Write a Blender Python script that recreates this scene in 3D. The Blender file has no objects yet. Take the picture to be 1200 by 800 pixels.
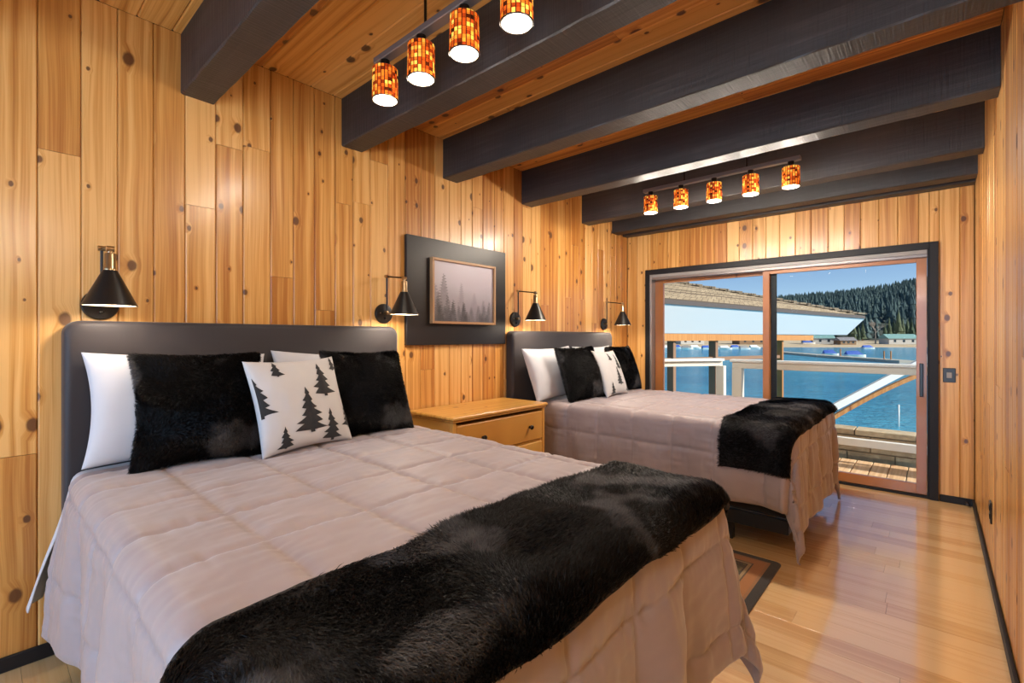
import bpy, math, random
import numpy as np
from mathutils import Vector, Matrix

random.seed(7)
RNG = np.random.default_rng(11)
scn = bpy.context.scene
COL = scn.collection
PI = math.pi

# ------------------------------------------------------------------ camera
FPX, YAW, V0 = 556.8, math.radians(41.65), 395.2
CAM = np.array([2.7, 0.0, 1.297])
FWD = np.array([-math.sin(YAW), math.cos(YAW), 0.0])
RGT = np.array([math.cos(YAW), math.sin(YAW), 0.0])
cam_d = bpy.data.cameras.new('camera')
cam_d.sensor_width = 36.0
cam_d.lens = FPX / 1200 * 36
cam_d.shift_y = -(400 - V0) / 1200
cam_d.clip_start = 0.03
cam_d.clip_end = 5000
cam = bpy.data.objects.new('camera', cam_d)
COL.objects.link(cam)
cam.location = CAM
cam.rotation_euler = (PI / 2, 0, YAW)
scn.camera = cam

# ------------------------------------------------------------------ sky, sun, exposure
SUN_EL, SUN_AZ = math.radians(31), math.radians(82)      # azimuth measured from +Y towards +X
SUN_DIR = Vector((math.sin(SUN_AZ) * math.cos(SUN_EL), math.cos(SUN_AZ) * math.cos(SUN_EL), math.sin(SUN_EL)))
world = bpy.data.worlds.new('world')
scn.world = world
world.use_nodes = True
wn = world.node_tree
wn.nodes.clear()
sky = wn.nodes.new('ShaderNodeTexSky')
sky.sky_type = 'NISHITA'
sky.sun_disc = False
sky.sun_elevation = SUN_EL
sky.sun_rotation = SUN_AZ
sky.altitude = 1900
sky.air_density = 0.75
sky.dust_density = 0.0
sky.ozone_density = 1.6
bgn = wn.nodes.new('ShaderNodeBackground')
bgn.inputs['Strength'].default_value = 0.14
outn = wn.nodes.new('ShaderNodeOutputWorld')
wn.links.new(sky.outputs[0], bgn.inputs['Color'])
wn.links.new(bgn.outputs[0], outn.inputs['Surface'])

sun_d = bpy.data.lights.new('sun', 'SUN')
sun_d.energy = 6.5
sun_d.color = (1.0, 0.94, 0.84)
sun_d.angle = math.radians(0.6)
sun = bpy.data.objects.new('sun', sun_d)
COL.objects.link(sun)
sun.rotation_euler = SUN_DIR.to_track_quat('Z', 'Y').to_euler()

def portal(name, loc, rot, sx, sy):
    d = bpy.data.lights.new(name, 'AREA')
    d.shape = 'RECTANGLE'; d.size = sx; d.size_y = sy
    d.cycles.is_portal = True
    o = bpy.data.objects.new(name, d); COL.objects.link(o)
    o.location = loc; o.rotation_euler = rot
    return o
portal('door_portal', (1.48, 5.35, 1.0), (-PI / 2, 0, 0), 2.5, 2.1)
# added area lamp standing for daylight in the unseen window behind the camera
dl = bpy.data.lights.new('added_daylight', 'AREA'); dl.shape = 'RECTANGLE'; dl.size = 2.6; dl.size_y = 2.1
dl.energy = 135.0; dl.color = (0.50, 0.70, 1.0)
dlo = bpy.data.objects.new('added_daylight', dl); COL.objects.link(dlo)
dlo.location = (1.465, -2.36, 1.2); dlo.rotation_euler = (PI / 2, 0, 0)

scn.view_settings.view_transform = 'Standard'
scn.view_settings.look = 'None'
scn.view_settings.gamma = 1.0
scn.view_settings.use_curve_mapping = False
scn.view_settings.exposure = 0.0
scn.cycles.max_bounces = 8
scn.cycles.diffuse_bounces = 4
scn.cycles.glossy_bounces = 4
scn.cycles.transparent_max_bounces = 16
scn.cycles.sample_clamp_indirect = 6.0
scn.cycles.caustics_reflective = False
scn.cycles.caustics_refractive = False
scn.cycles.use_denoising = True

NEAR_W, FAR_W, GLOBE_W, SCONCE_W = 8.0, 36.0, 265.0, 4.5
WARM = (1.0, 0.88, 0.74)

# ------------------------------------------------------------------ room numbers (metres)
XR, YF, ZC, YB = 2.93, 5.075, 2.75, -2.2       # right wall, far wall, ceiling, back wall
ZBEAM = 2.463

def at(u, F, z=0.0):
    p = CAM + F * (FWD + RGT * (u - 600) / FPX)
    return Vector((p[0], p[1], z))

# ------------------------------------------------------------------ node helpers
class NT:
    def __init__(s, name):
        s.m = bpy.data.materials.new(name); s.m.use_nodes = True
        s.t = s.m.node_tree; s.t.nodes.clear()
        s.out = s.t.nodes.new('ShaderNodeOutputMaterial')
    def n(s, typ, **kw):
        nd = s.t.nodes.new('ShaderNode' + typ)
        for k, v in kw.items():
            if k.startswith('i_'):
                nd.inputs[k[2:].replace('_', ' ')].default_value = v
            else:
                setattr(nd, k, v)
        return nd
    def l(s, a, b): s.t.links.new(a, b)
    def val(s, x, sock):
        if hasattr(x, 'is_output'): s.l(x, sock)
        else: sock.default_value = x
    def math(s, op, a, b=0.0, c=None, clamp=False):
        nd = s.t.nodes.new('ShaderNodeMath'); nd.operation = op; nd.use_clamp = clamp
        s.val(a, nd.inputs[0]); s.val(b, nd.inputs[1])
        if c is not None: s.val(c, nd.inputs[2])
        return nd.outputs[0]
    def ramp(s, fac, stops, interp='LINEAR'):
        nd = s.t.nodes.new('ShaderNodeValToRGB'); cr = nd.color_ramp; cr.interpolation = interp
        while len(cr.elements) < len(stops): cr.elements.new(0.5)
        for e, (p, c) in zip(cr.elements, stops):
            e.position = p; e.color = (c[0], c[1], c[2], 1)
        s.l(fac, nd.inputs[0]); return nd.outputs[0]
    def mix(s, fac, a, b, mode='MIX'):
        nd = s.t.nodes.new('ShaderNodeMix'); nd.data_type = 'RGBA'; nd.blend_type = mode
        s.val(fac, nd.inputs[0])
        for x, k in ((a, 6), (b, 7)):
            if hasattr(x, 'is_output'): s.l(x, nd.inputs[k])
            else: nd.inputs[k].default_value = (x[0], x[1], x[2], 1)
        return nd.outputs[2]
    def bsdf(s, col, rough=0.5, **kw):
        b = s.t.nodes.new('ShaderNodeBsdfPrincipled')
        if hasattr(col, 'is_output'): s.l(col, b.inputs['Base Color'])
        else: b.inputs['Base Color'].default_value = (col[0], col[1], col[2], 1)
        s.val(rough, b.inputs['Roughness'])
        for k, v in kw.items():
            k = k.replace('_', ' ')
            if isinstance(v, tuple) and len(v) == 3: v = (*v, 1)
            s.val(v, b.inputs[k])
        s.l(b.outputs[0], s.out.inputs['Surface']); return b
    def bump(s, b, h, strength=0.3, dist=0.01):
        nd = s.t.nodes.new('ShaderNodeBump'); nd.inputs['Strength'].default_value = strength
        nd.inputs['Distance'].default_value = dist
        s.l(h, nd.inputs['Height']); s.l(nd.outputs[0], b.inputs['Normal'])
    def coords(s, scale=(1, 1, 1), rnd=0.0, kind='Object'):
        tc = s.t.nodes.new('ShaderNodeTexCoord'); v = tc.outputs[kind]
        if rnd:
            oi = s.t.nodes.new('ShaderNodeObjectInfo')
            cb = s.t.nodes.new('ShaderNodeCombineXYZ')
            s.l(s.math('MULTIPLY', oi.outputs['Random'], rnd), cb.inputs[0])
            s.l(s.math('MULTIPLY', oi.outputs['Random'], rnd * 1.7), cb.inputs[1])
            ad = s.t.nodes.new('ShaderNodeVectorMath'); ad.operation = 'ADD'
            s.l(v, ad.inputs[0]); s.l(cb.outputs[0], ad.inputs[1]); v = ad.outputs[0]
        return v
    def vscale(s, v, sc):
        m = s.t.nodes.new('ShaderNodeVectorMath'); m.operation = 'MULTIPLY'
        s.l(v, m.inputs[0]); m.inputs[1].default_value = sc; return m.outputs[0]
    def noise(s, v, scale=5.0, detail=3.0, rough=0.5, dist=0.0):
        nd = s.t.nodes.new('ShaderNodeTexNoise')
        nd.inputs['Scale'].default_value = scale; nd.inputs['Detail'].default_value = detail
        nd.inputs['Roughness'].default_value = rough; nd.inputs['Distortion'].default_value = dist
        if v is not None: s.l(v, nd.inputs['Vector'])
        return nd.outputs['Fac']
    def random(s):
        return s.t.nodes.new('ShaderNodeObjectInfo').outputs['Random']

def flat(name, col, rough=0.5, **kw):
    t = NT(name); t.bsdf(col, rough, **kw); return t.m

def wood(name, light, mid, dark, knot, rough=0.3, coat=0.0, coat_rough=0.08, knots=0.3, kscale=8.0, vary=0.35, grain=1.0, coat_ior=1.5):
    """local x runs along the grain, local y across the board"""
    t = NT(name)
    v = t.coords(rnd=53.0)
    # knots: one per voronoi cell, kept at random
    vo = t.n('TexVoronoi', feature='F1', voronoi_dimensions='2D'); vo.inputs['Scale'].default_value = kscale
    vo.inputs['Randomness'].default_value = 0.9
    t.l(t.vscale(v, (0.8, 1.15, 0.0)), vo.inputs['Vector'])
    sep = t.n('SeparateColor'); t.l(vo.outputs['Color'], sep.inputs[0])
    keep = t.math('LESS_THAN', sep.outputs[0], knots)
    size = t.math('MULTIPLY_ADD', t.math('POWER', sep.outputs[1], 2.0), 0.14, 0.035)
    wob = t.math('MULTIPLY_ADD', t.noise(v, 40, 2), 0.06, -0.03)
    dd = t.math('ADD', vo.outputs['Distance'], wob)
    q = t.math('DIVIDE', dd, size)
    kmask = t.math('MULTIPLY', t.math('MULTIPLY', t.math('SUBTRACT', 1.35, q), 2.2, clamp=True), keep, clamp=True)
    khalo = t.math('MULTIPLY', t.math('SUBTRACT', 1.0, t.math('MULTIPLY', q, 0.36), clamp=True), keep)
    # grain, bent around the knots
    sepv = t.n('SeparateXYZ'); t.l(v, sepv.inputs[0])
    wavy = t.math('MULTIPLY_ADD', t.noise(t.vscale(v, (1.1, 3.0, 1.0)), 1.0, 2), 0.05, 0.0)
    across = t.math('ADD', t.math('ADD', sepv.outputs[1], wavy), t.math('MULTIPLY', khalo, 0.03))
    cb = t.n('CombineXYZ')
    t.l(t.math('MULTIPLY', sepv.outputs[0], 0.5), cb.inputs[0]); t.l(t.math('MULTIPLY', across, 34.0), cb.inputs[1])
    g1 = t.noise(cb.outputs[0], 1.0, 3, 0.55)
    cb2 = t.n('CombineXYZ')
    t.l(t.math('MULTIPLY', sepv.outputs[0], 3.0), cb2.inputs[0]); t.l(t.math('MULTIPLY', across, 190.0), cb2.inputs[1])
    g2 = t.noise(cb2.outputs[0], 1.0, 2, 0.5)
    g = t.math('ADD', t.math('MULTIPLY', g1, 0.78), t.math('MULTIPLY', g2, 0.22 * grain))
    g = t.math('ADD', g, t.math('MULTIPLY', khalo, 0.10))
    g = t.math('ADD', g, t.math('MULTIPLY_ADD', t.random(), vary * 0.5, -vary * 0.25))
    col = t.ramp(g, [(0.36, light), (0.50, mid), (0.66, dark)])
    col = t.mix(t.math('MULTIPLY', kmask, 0.9), col, knot)
    b = t.bsdf(col, rough, Coat_Weight=coat, Coat_Roughness=coat_rough, Coat_IOR=coat_ior)
    h = t.math('ADD', t.math('MULTIPLY', g2, 0.35), t.noise(t.vscale(v, (2.5, 9, 1)), 1.0, 2))
    t.bump(b, h, 0.12, 0.004)
    return t.m

M = {}
M['pine'] = wood('knotty_pine', (0.74, 0.43, 0.15), (0.58, 0.285, 0.070), (0.38, 0.14, 0.025), (0.085, 0.028, 0.010), rough=0.38, coat=0.32, coat_rough=0.2, knots=0.30, vary=0.5)
M['ceiling'] = wood('cedar_ceiling', (0.80, 0.44, 0.13), (0.66, 0.31, 0.068), (0.42, 0.15, 0.026), (0.06, 0.018, 0.006), rough=0.42, coat=0.2, coat_rough=0.25, knots=0.30, vary=0.45)
M['maple'] = wood('maple_floor', (0.82, 0.56, 0.28), (0.75, 0.48, 0.21), (0.63, 0.37, 0.14), (0.40, 0.20, 0.07), rough=0.34, coat=1.0, coat_rough=0.11, knots=0.0, vary=0.75, grain=0.5, coat_ior=3.5)
M['pine_furn'] = wood('pine_furniture', (0.66, 0.37, 0.09), (0.56, 0.27, 0.05), (0.42, 0.17, 0.028), (0.2, 0.07, 0.015), rough=0.35, coat=0.4, knots=0.10, vary=0.2)
M['door_wood'] = wood('door_wood', (0.42, 0.17, 0.055), (0.34, 0.125, 0.036), (0.24, 0.08, 0.022), (0.12, 0.04, 0.01), rough=0.35, coat=0.35, knots=0.03, vary=0.2)
M['deck'] = wood('deck_plank', (0.74, 0.50, 0.30), (0.66, 0.41, 0.22), (0.5, 0.28, 0.14), (0.25, 0.11, 0.05), rough=0.7, knots=0.08, vary=0.3)
M['cedar_out'] = wood('cedar_post', (0.62, 0.28, 0.08), (0.52, 0.21, 0.05), (0.36, 0.12, 0.03), (0.2, 0.06, 0.02), rough=0.55, knots=0.05, vary=0.2)
M['frame_wood'] = wood('frame_wood', (0.46, 0.27, 0.13), (0.36, 0.19, 0.085), (0.25, 0.12, 0.05), (0.2, 0.1, 0.04), rough=0.45, knots=0.0)

# rough-sawn beams, black stain
t = NT('black_beam')
v = t.coords(rnd=31.0)
saw = t.noise(t.vscale(v, (110, 4, 4)), 1.0, 3)
gr = t.noise(t.vscale(v, (2.2, 55, 55)), 1.0, 4, 0.6)
big = t.noise(v, 3.0, 3)
col = t.ramp(t.math('ADD', t.math('MULTIPLY', gr, 0.6), t.math('MULTIPLY', big, 0.4)), [(0.3, (0.007, 0.0065, 0.007)), (0.55, (0.020, 0.0185, 0.020)), (0.8, (0.062, 0.056, 0.054))])
b = t.bsdf(col, 0.52)
b.inputs['Specular IOR Level'].default_value = 0.8
t.bump(b, t.math('ADD', saw, t.math('MULTIPLY', gr, 0.5)), 0.55, 0.006)
M['beam'] = t.m

M['black_trim'] = flat('black_trim', (0.008, 0.008, 0.010), 0.5, Specular_IOR_Level=0.3)
M['black_metal'] = flat('black_metal', (0.014, 0.012, 0.011), 0.36, Metallic=0.3)
M['bronze'] = flat('dark_bronze', (0.03, 0.024, 0.02), 0.3, Metallic=0.8)
M['brass'] = flat('aged_brass', (0.42, 0.30, 0.17), 0.28, Metallic=1.0)
M['panel'] = flat('black_panel', (0.009, 0.008, 0.010), 0.36, Specular_IOR_Level=0.35)
M['white_paint'] = flat('white_paint', (0.82, 0.79, 0.74), 0.5)
M['shaded_white_paint'] = flat('shaded_white_paint', (0.72, 0.66, 0.56), 0.5)  # white railing paint with the warm shade of its front faces mixed in
M['grey_metal'] = flat('track_metal', (0.24, 0.21, 0.20), 0.35, Metallic=0.6)
M['alum'] = flat('aluminium', (0.45, 0.45, 0.47), 0.35, Metallic=0.8)
M['plastic_black'] = flat('black_plastic', (0.012, 0.012, 0.013), 0.3)
M['grey_plastic'] = flat('grey_plastic', (0.28, 0.27, 0.26), 0.4)
M['plaster'] = flat('plain_wall', (0.42, 0.25, 0.10), 0.6)
M['subfloor'] = flat('dark_joint', (0.05, 0.025, 0.01), 0.8)

def fabric(name, col, rough=0.75, sheen=0.3, weave=900, bump=0.08, tint=None, spec=0.3):
    t = NT(name); v = t.coords()
    nz = t.noise(v, 6, 4)
    c = t.mix(nz, tuple(x * 0.9 for x in col), tuple(min(1, x * 1.08) for x in col))
    b = t.bsdf(c, rough, Sheen_Weight=sheen, Sheen_Roughness=0.45)
    b.inputs['Specular IOR Level'].default_value = spec
    t.bump(b, t.noise(v, weave, 1), bump, 0.001)
    return t.m
M['comforter'] = fabric('mauve_comforter', (0.315, 0.258, 0.262), 0.50, 0.35, 500, 0.04, spec=0.45)
M['sheet'] = fabric('white_cotton', (0.52, 0.53, 0.57), 0.75, 0.2)
M['head_fabric'] = fabric('charcoal_upholstery', (0.028, 0.024, 0.027), 0.58, 0.2, 700, 0.1)
M['linen'] = fabric('white_linen', (0.52, 0.515, 0.52), 0.85, 0.2, 450, 0.35)
M['tree_print'] = fabric('black_felt', (0.022, 0.022, 0.024), 0.9, 0.2, 500, 0.2)
M['box_spring'] = fabric('black_ticking', (0.012, 0.011, 0.012), 0.7, 0.1)
M['mattress'] = fabric('mattress_ticking', (0.7, 0.68, 0.66), 0.8, 0.1)
M['fur_base'] = flat('fur_backing', (0.006, 0.005, 0.0055), 0.8)
t = NT('black_fur')
v = t.coords()
nap = t.noise(t.vscale(v, (1, 1, 1)), 3.2, 3, 0.55)
c = t.ramp(nap, [(0.46, (0.0015, 0.0014, 0.0018)), (0.57, (0.003, 0.0028, 0.0034)), (0.645, (0.062, 0.061, 0.065))])  # grey patches: sheen of the brushed nap painted into the base colour
b = t.bsdf(c, 0.42)
b.inputs['Specular IOR Level'].default_value = 0.11
M['fur'] = t.m
t = NT('hem_backing'); t.bsdf((0.55, 0.25, 0.06), 0.8); M['hem'] = t.m

# glass: clear pane with a fresnel reflection
t = NT('window_glass')
tr = t.n('BsdfTransparent'); tr.inputs[0].default_value = (0.96, 0.98, 0.98, 1)
gl = t.n('BsdfGlossy'); gl.inputs['Roughness'].default_value = 0.0
fr = t.n('Fresnel'); fr.inputs[0].default_value = 1.045
mx = t.n('MixShader'); t.l(fr.outputs[0], mx.inputs[0]); t.l(tr.outputs[0], mx.inputs[1]); t.l(gl.outputs[0], mx.inputs[2])
t.l(mx.outputs[0], t.out.inputs['Surface']); M['glass'] = t.m

# lamp shades: amber glass mosaic, lit from inside (uv: x around, y up)
t = NT('amber_mosaic')
uv = t.n('TexCoord').outputs['UV']
oi = t.random()
br = t.n('TexBrick'); br.offset = 0.37; br.squash = 1.0
br.inputs['Color1'].default_value = (0, 0, 0, 1); br.inputs['Color2'].default_value = (1, 1, 1, 1); br.inputs['Mortar'].default_value = (0.0, 0, 0, 1)
br.inputs['Scale'].default_value = 1.0; br.inputs['Mortar Size'].default_value = 0.006; br.inputs['Brick Width'].default_value = 0.22; br.inputs['Row Height'].default_value = 0.045
sw = t.n('SeparateXYZ'); t.l(uv, sw.inputs[0])
cbv = t.n('CombineXYZ'); t.l(t.math('ADD', sw.outputs[1], t.math('MULTIPLY', oi, 3.0)), cbv.inputs[0]); t.l(sw.outputs[0], cbv.inputs[1])
t.l(cbv.outputs[0], br.inputs['Vector'])
vm = t.n('TexWhiteNoise'); vm.noise_dimensions = '3D'
snap = t.n('VectorMath', operation='SNAP'); t.l(cbv.outputs[0], snap.inputs[0]); snap.inputs[1].default_value = (0.11, 0.045, 1)
t.l(snap.outputs[0], vm.inputs['Vector'])
tile = t.ramp(vm.outputs['Value'], [(0.0, (0.02, 0.004, 0.001)), (0.12, (0.30, 0.028, 0.004)), (0.45, (0.70, 0.10, 0.008)), (0.72, (0.90, 0.24, 0.02)), (0.93, (1.0, 0.58, 0.09))])
grout = t.math('LESS_THAN', br.outputs['Fac'], 0.5)
tile = t.mix(grout, (0.06, 0.012, 0.004), tile)
b = t.bsdf(tile, 0.25, Emission_Strength=0.7)
t.l(tile, b.inputs['Emission Color'])
M['mosaic'] = t.m
t = NT('lit_shade_inside'); t.bsdf((0.45, 0.40, 0.28), 0.5, Emission_Color=(1.0, 0.84, 0.55), Emission_Strength=0.5); M['shade_in'] = t.m
t = NT('lit_bulb'); t.bsdf((1, 1, 1), 0.5, Emission_Color=(1.0, 0.86, 0.62), Emission_Strength=6.0); M['bulb'] = t.m
M['sconce_in'] = flat('sconce_inside', (0.75, 0.62, 0.45), 0.5)

# ------------------------------------------------------------------ mesh helpers
class MB:
    def __init__(s): s.v = []; s.f = []
    def add(s, vs, fs):
        o = len(s.v); s.v += [tuple(map(float, p)) for p in vs]; s.f += [tuple(i + o for i in f) for f in fs]; return s
    def box(s, a, b, bev=0.0):
        (x0, y0, z0), (x1, y1, z1) = a, b
        if bev <= 0:
            return s.add([(x0, y0, z0), (x1, y0, z0), (x1, y1, z0), (x0, y1, z0), (x0, y0, z1), (x1, y0, z1), (x1, y1, z1), (x0, y1, z1)],
                         [(0, 3, 2, 1), (4, 5, 6, 7), (0, 1, 5, 4), (1, 2, 6, 5), (2, 3, 7, 6), (3, 0, 4, 7)])
        # chamfered box: three inset rectangles per corner
        c = min(bev, (x1 - x0) / 2.01, (y1 - y0) / 2.01, (z1 - z0) / 2.01)
        vs = []; ix = {}
        for i, X in enumerate((x0, x1)):
            for j, Y in enumerate((y0, y1)):
                for k, Z in enumerate((z0, z1)):
                    sx, sy, sz = (c if i == 0 else -c), (c if j == 0 else -c), (c if k == 0 else -c)
                    ix[i, j, k] = len(vs)
                    vs += [(X, Y + sy, Z + sz), (X + sx, Y, Z + sz), (X + sx, Y + sy, Z)]
        fs = []
        q = lambda i, j, k, a: ix[i, j, k] + a
        fs += [tuple(q(0, *p, 0) for p in ((0, 0), (0, 1), (1, 1), (1, 0))), tuple(q(1, *p, 0) for p in ((0, 0), (1, 0), (1, 1), (0, 1)))]
        fs += [tuple(q(p[0], 0, p[1], 1) for p in ((0, 0), (1, 0), (1, 1), (0, 1))), tuple(q(p[0], 1, p[1], 1) for p in ((0, 0), (0, 1), (1, 1), (1, 0)))]
        fs += [tuple(q(*p, 0, 2) for p in ((0, 0), (0, 1), (1, 1), (1, 0))), tuple(q(*p, 1, 2) for p in ((0, 0), (1, 0), (1, 1), (0, 1)))]
        for j in (0, 1):
            for k in (0, 1): fs.append((q(0, j, k, 1), q(1, j, k, 1), q(1, j, k, 2), q(0, j, k, 2)))
        for i in (0, 1):
            for k in (0, 1): fs.append((q(i, 0, k, 0), q(i, 1, k, 0), q(i, 1, k, 2), q(i, 0, k, 2)))
            for j in (0, 1): fs.append((q(i, j, 0, 0), q(i, j, 1, 0), q(i, j, 1, 1), q(i, j, 0, 1)))
        for i in (0, 1):
            for j in (0, 1):
                for k in (0, 1): fs.append((q(i, j, k, 0), q(i, j, k, 1), q(i, j, k, 2)))
        return s.add(vs, fs)
    def lathe(s, prof, n=24, c=(0, 0, 0), axis='Z', close=False):
        vs = []; m = len(prof)
        for i in range(n):
            a = 2 * PI * i / n
            for r, h in prof:
                p = (r * math.cos(a), r * math.sin(a), h)
                if axis == 'X': p = (h, r * math.cos(a), r * math.sin(a))
                if axis == 'Y': p = (r * math.sin(a), h, r * math.cos(a))
                vs.append((p[0] + c[0], p[1] + c[1], p[2] + c[2]))
        fs = []
        for i in range(n):
            j = (i + 1) % n
            for k in range(m - 1 if not close else m):
                k2 = (k + 1) % m
                fs.append((i * m + k, j * m + k, j * m + k2, i * m + k2))
        return s.add(vs, fs)
    def tube(s, pts, r, n=10, cap=True):
        pts = [Vector(p) for p in pts]; vs = []; fs = []
        rr = r if isinstance(r, (list, tuple)) else [r] * len(pts)
        for i, p in enumerate(pts):
            d = (pts[min(i + 1, len(pts) - 1)] - pts[max(i - 1, 0)]).normalized()
            a = d.orthogonal().normalized() if i == 0 else (a - d * a.dot(d)).normalized()
            b_ = d.cross(a)
            for k in range(n):
                th = 2 * PI * k / n
                vs.append(p + (a * math.cos(th) + b_ * math.sin(th)) * rr[i])
        for i in range(len(pts) - 1):
            for k in range(n):
                fs.append((i * n + k, i * n + (k + 1) % n, (i + 1) * n + (k + 1) % n, (i + 1) * n + k))
        if cap:
            fs.append(tuple(range(n))[::-1]); fs.append(tuple((len(pts) - 1) * n + k for k in range(n)))
        return s.add(vs, fs)
    def beam(s, p, q, w, h, up=(0, 0, 1)):
        """rectangular bar from p to q"""
        p, q = Vector(p), Vector(q); d = (q - p).normalized(); up = Vector(up)
        sd = d.cross(up).normalized(); up = sd.cross(d).normalized()
        vs = []
        for e in (p, q):
            for a, b_ in ((-1, -1), (1, -1), (1, 1), (-1, 1)): vs.append(e + sd * a * w / 2 + up * b_ * h / 2)
        return s.add(vs, [(0, 1, 2, 3), (7, 6, 5, 4), (0, 4, 5, 1), (1, 5, 6, 2), (2, 6, 7, 3), (3, 7, 4, 0)])
    def mesh(s, name, smooth=False, uv=None):
        me = bpy.data.meshes.new(name); me.from_pydata(s.v, [], s.f); me.update()
        if smooth:
            me.polygons.foreach_set('use_smooth', [True] * len(me.polygons))
        return me
    def build(s, name, mat, parent=None, smooth=False, loc=None, sharp=None):
        me = s.mesh(name, smooth)
        if sharp is not None: me.set_sharp_from_angle(angle=math.radians(sharp))
        return link(name, me, mat, parent, loc)

def link(name, me, mat, parent=None, loc=None):
    if mat is not None and not me.materials: me.materials.append(M[mat])
    o = bpy.data.objects.new(name, me); COL.objects.link(o)
    if parent is not None: o.parent = parent
    if loc is not None: o.location = loc
    return o

def empty(name, loc=(0, 0, 0), rz=0.0):
    o = bpy.data.objects.new(name, None); o.empty_display_size = 0.1
    COL.objects.link(o); o.location = loc; o.rotation_euler = (0, 0, rz); return o

def tag(o, label=None, cat=None, group=None, kind=None):
    if label: o['label'] = label
    if cat: o['category'] = cat
    if group: o['group'] = group
    if kind: o['kind'] = kind
    return o

def copy_tree(o, parent=None):
    c = o.copy(); COL.objects.link(c)
    if parent is not None: c.parent = parent
    for ch in list(o.children): copy_tree(ch, c)
    return c

def grid_mesh(P, closed_u=False):
    """P: (nu,nv,3) -> verts, faces"""
    nu, nv = P.shape[:2]
    idx = np.arange(nu * nv).reshape(nu, nv)
    if closed_u: idx = np.vstack([idx, idx[:1]])
    a = idx[:-1, :-1].ravel(); b = idx[1:, :-1].ravel(); c = idx[1:, 1:].ravel(); d = idx[:-1, 1:].ravel()
    return P.reshape(-1, 3), np.stack([a, b, c, d], 1)

def np_mesh(name, V, Fq, smooth=True):
    me = bpy.data.meshes.new(name)
    k = Fq.shape[1]
    me.vertices.add(len(V)); me.vertices.foreach_set('co', np.asarray(V, np.float32).ravel())
    me.loops.add(Fq.size); me.loops.foreach_set('vertex_index', Fq.astype(np.int32).ravel())
    me.polygons.add(len(Fq)); me.polygons.foreach_set('loop_start', np.arange(0, Fq.size, k, dtype=np.int32))
    me.polygons.foreach_set('use_smooth', np.full(len(Fq), smooth))
    me.update(calc_edges=True); me.validate()
    return me

class VNoise:
    def __init__(s, seed): s.g = np.random.default_rng(seed).random((64, 64))
    def __call__(s, x, y):
        x = np.asarray(x, float); y = np.asarray(y, float)
        i = np.floor(x).astype(int); j = np.floor(y).astype(int); fx = x - i; fy = y - j
        fx = fx * fx * (3 - 2 * fx); fy = fy * fy * (3 - 2 * fy); g = s.g
        G = lambda a, b: g[a % 64, b % 64]
        return (G(i, j) * (1 - fx) + G(i + 1, j) * fx) * (1 - fy) + (G(i, j + 1) * (1 - fx) + G(i + 1, j + 1) * fx) * fy
    def fbm(s, x, y, o=3):
        r = 0; a = 0.5
        for k in range(o): r = r + a * s(x * 2 ** k + 7.3 * k, y * 2 ** k + 3.1 * k); a *= 0.5
        return r / (1 - 0.5 ** o)

# ------------------------------------------------------------------ boards
def board_mesh(L, W, T, c=0.004):
    h = W / 2; l = L / 2
    prof = [(-h, 0), (-h, T - c), (-h + c, T), (h - c, T), (h, T - c), (h, 0)]
    vs = [(x, y, z) for x in (-l, l) for y, z in prof]
    fs = [tuple(range(6)), tuple(range(11, 5, -1))]
    for k in range(6):
        k2 = (k + 1) % 6; fs.append((k, k + 6, k2 + 6, k2))
    return MB().add(vs, fs).mesh('board')

def place_board(name, L, W, T, mat, parent, centre, along, normal, c=0.004):
    me = board_mesh(L, W, T, c); me.name = name
    o = link(name, me, mat, parent)
    ax = Vector(along).normalized(); nz = Vector(normal).normalized(); ay = nz.cross(ax)
    R = Matrix((ax, ay, nz)).transposed().to_4x4(); R.translation = Vector(centre)
    o.matrix_local = R
    return o

# ------------------------------------------------------------------ structure: slabs behind the boards
BT = 0.014      # board thickness
floor = tag(MB().box((-0.15, YB - 0.15, -0.15), (XR + 0.15, YF + 0.12, -0.012)).build('floor', 'subfloor'), 'pale varnished maple plank floor', kind='structure')
ceiling = tag(MB().box((-0.15, YB - 0.15, ZC + BT), (XR + 0.15, YF + 0.15, ZC + 0.15)).build('ceiling', 'subfloor'), 'knotty cedar board ceiling between the beams', kind='structure')
wall_left = tag(MB().box((-0.15, YB - 0.15, 0), (-BT, YF + 0.15, ZC)).build('wall_left', 'subfloor'), 'knotty pine board wall behind the headboards', kind='structure')
wall_right = tag(MB().box((XR + BT, YB - 0.15, 0), (XR + 0.15, YF + 0.15, ZC)).build('wall_right', 'subfloor'), 'glossy varnished pine board wall on the right', kind='structure')
DX0, DX1, DZ = 0.285, 2.668, 2.005      # rough opening of the sliding door
wf = MB()
wf.box((-BT, YF + BT, 0), (DX0, YF + 0.15, ZC)); wf.box((DX1, YF + BT, 0), (XR + BT, YF + 0.15, ZC)); wf.box((DX0, YF + BT, DZ), (DX1, YF + 0.15, ZC))
wall_far = tag(wf.build('wall_far', 'subfloor'), 'pine board wall around the sliding door', kind='structure')
WX0, WX1, WZ0, WZ1 = 0.12, 2.81, 0.10, 2.30   # unseen window, added behind the camera to light the room
wb = MB()
wb.box((0, YB - 0.15, 0), (WX0, YB, ZC)); wb.box((WX1, YB - 0.15, 0), (XR, YB, ZC)); wb.box((WX0, YB - 0.15, WZ1), (WX1, YB, ZC)); wb.box((WX0, YB - 0.15, 0), (WX1, YB, WZ0))
wall_back = tag(wb.build('wall_back', 'plaster'), 'plain wall with an added wide window behind the camera', kind='structure')
w2 = empty('window_2', (0, YB, 0)); tag(w2, 'unseen wide window added in the wall behind the camera for fill light', kind='structure')
fm = MB()
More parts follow.
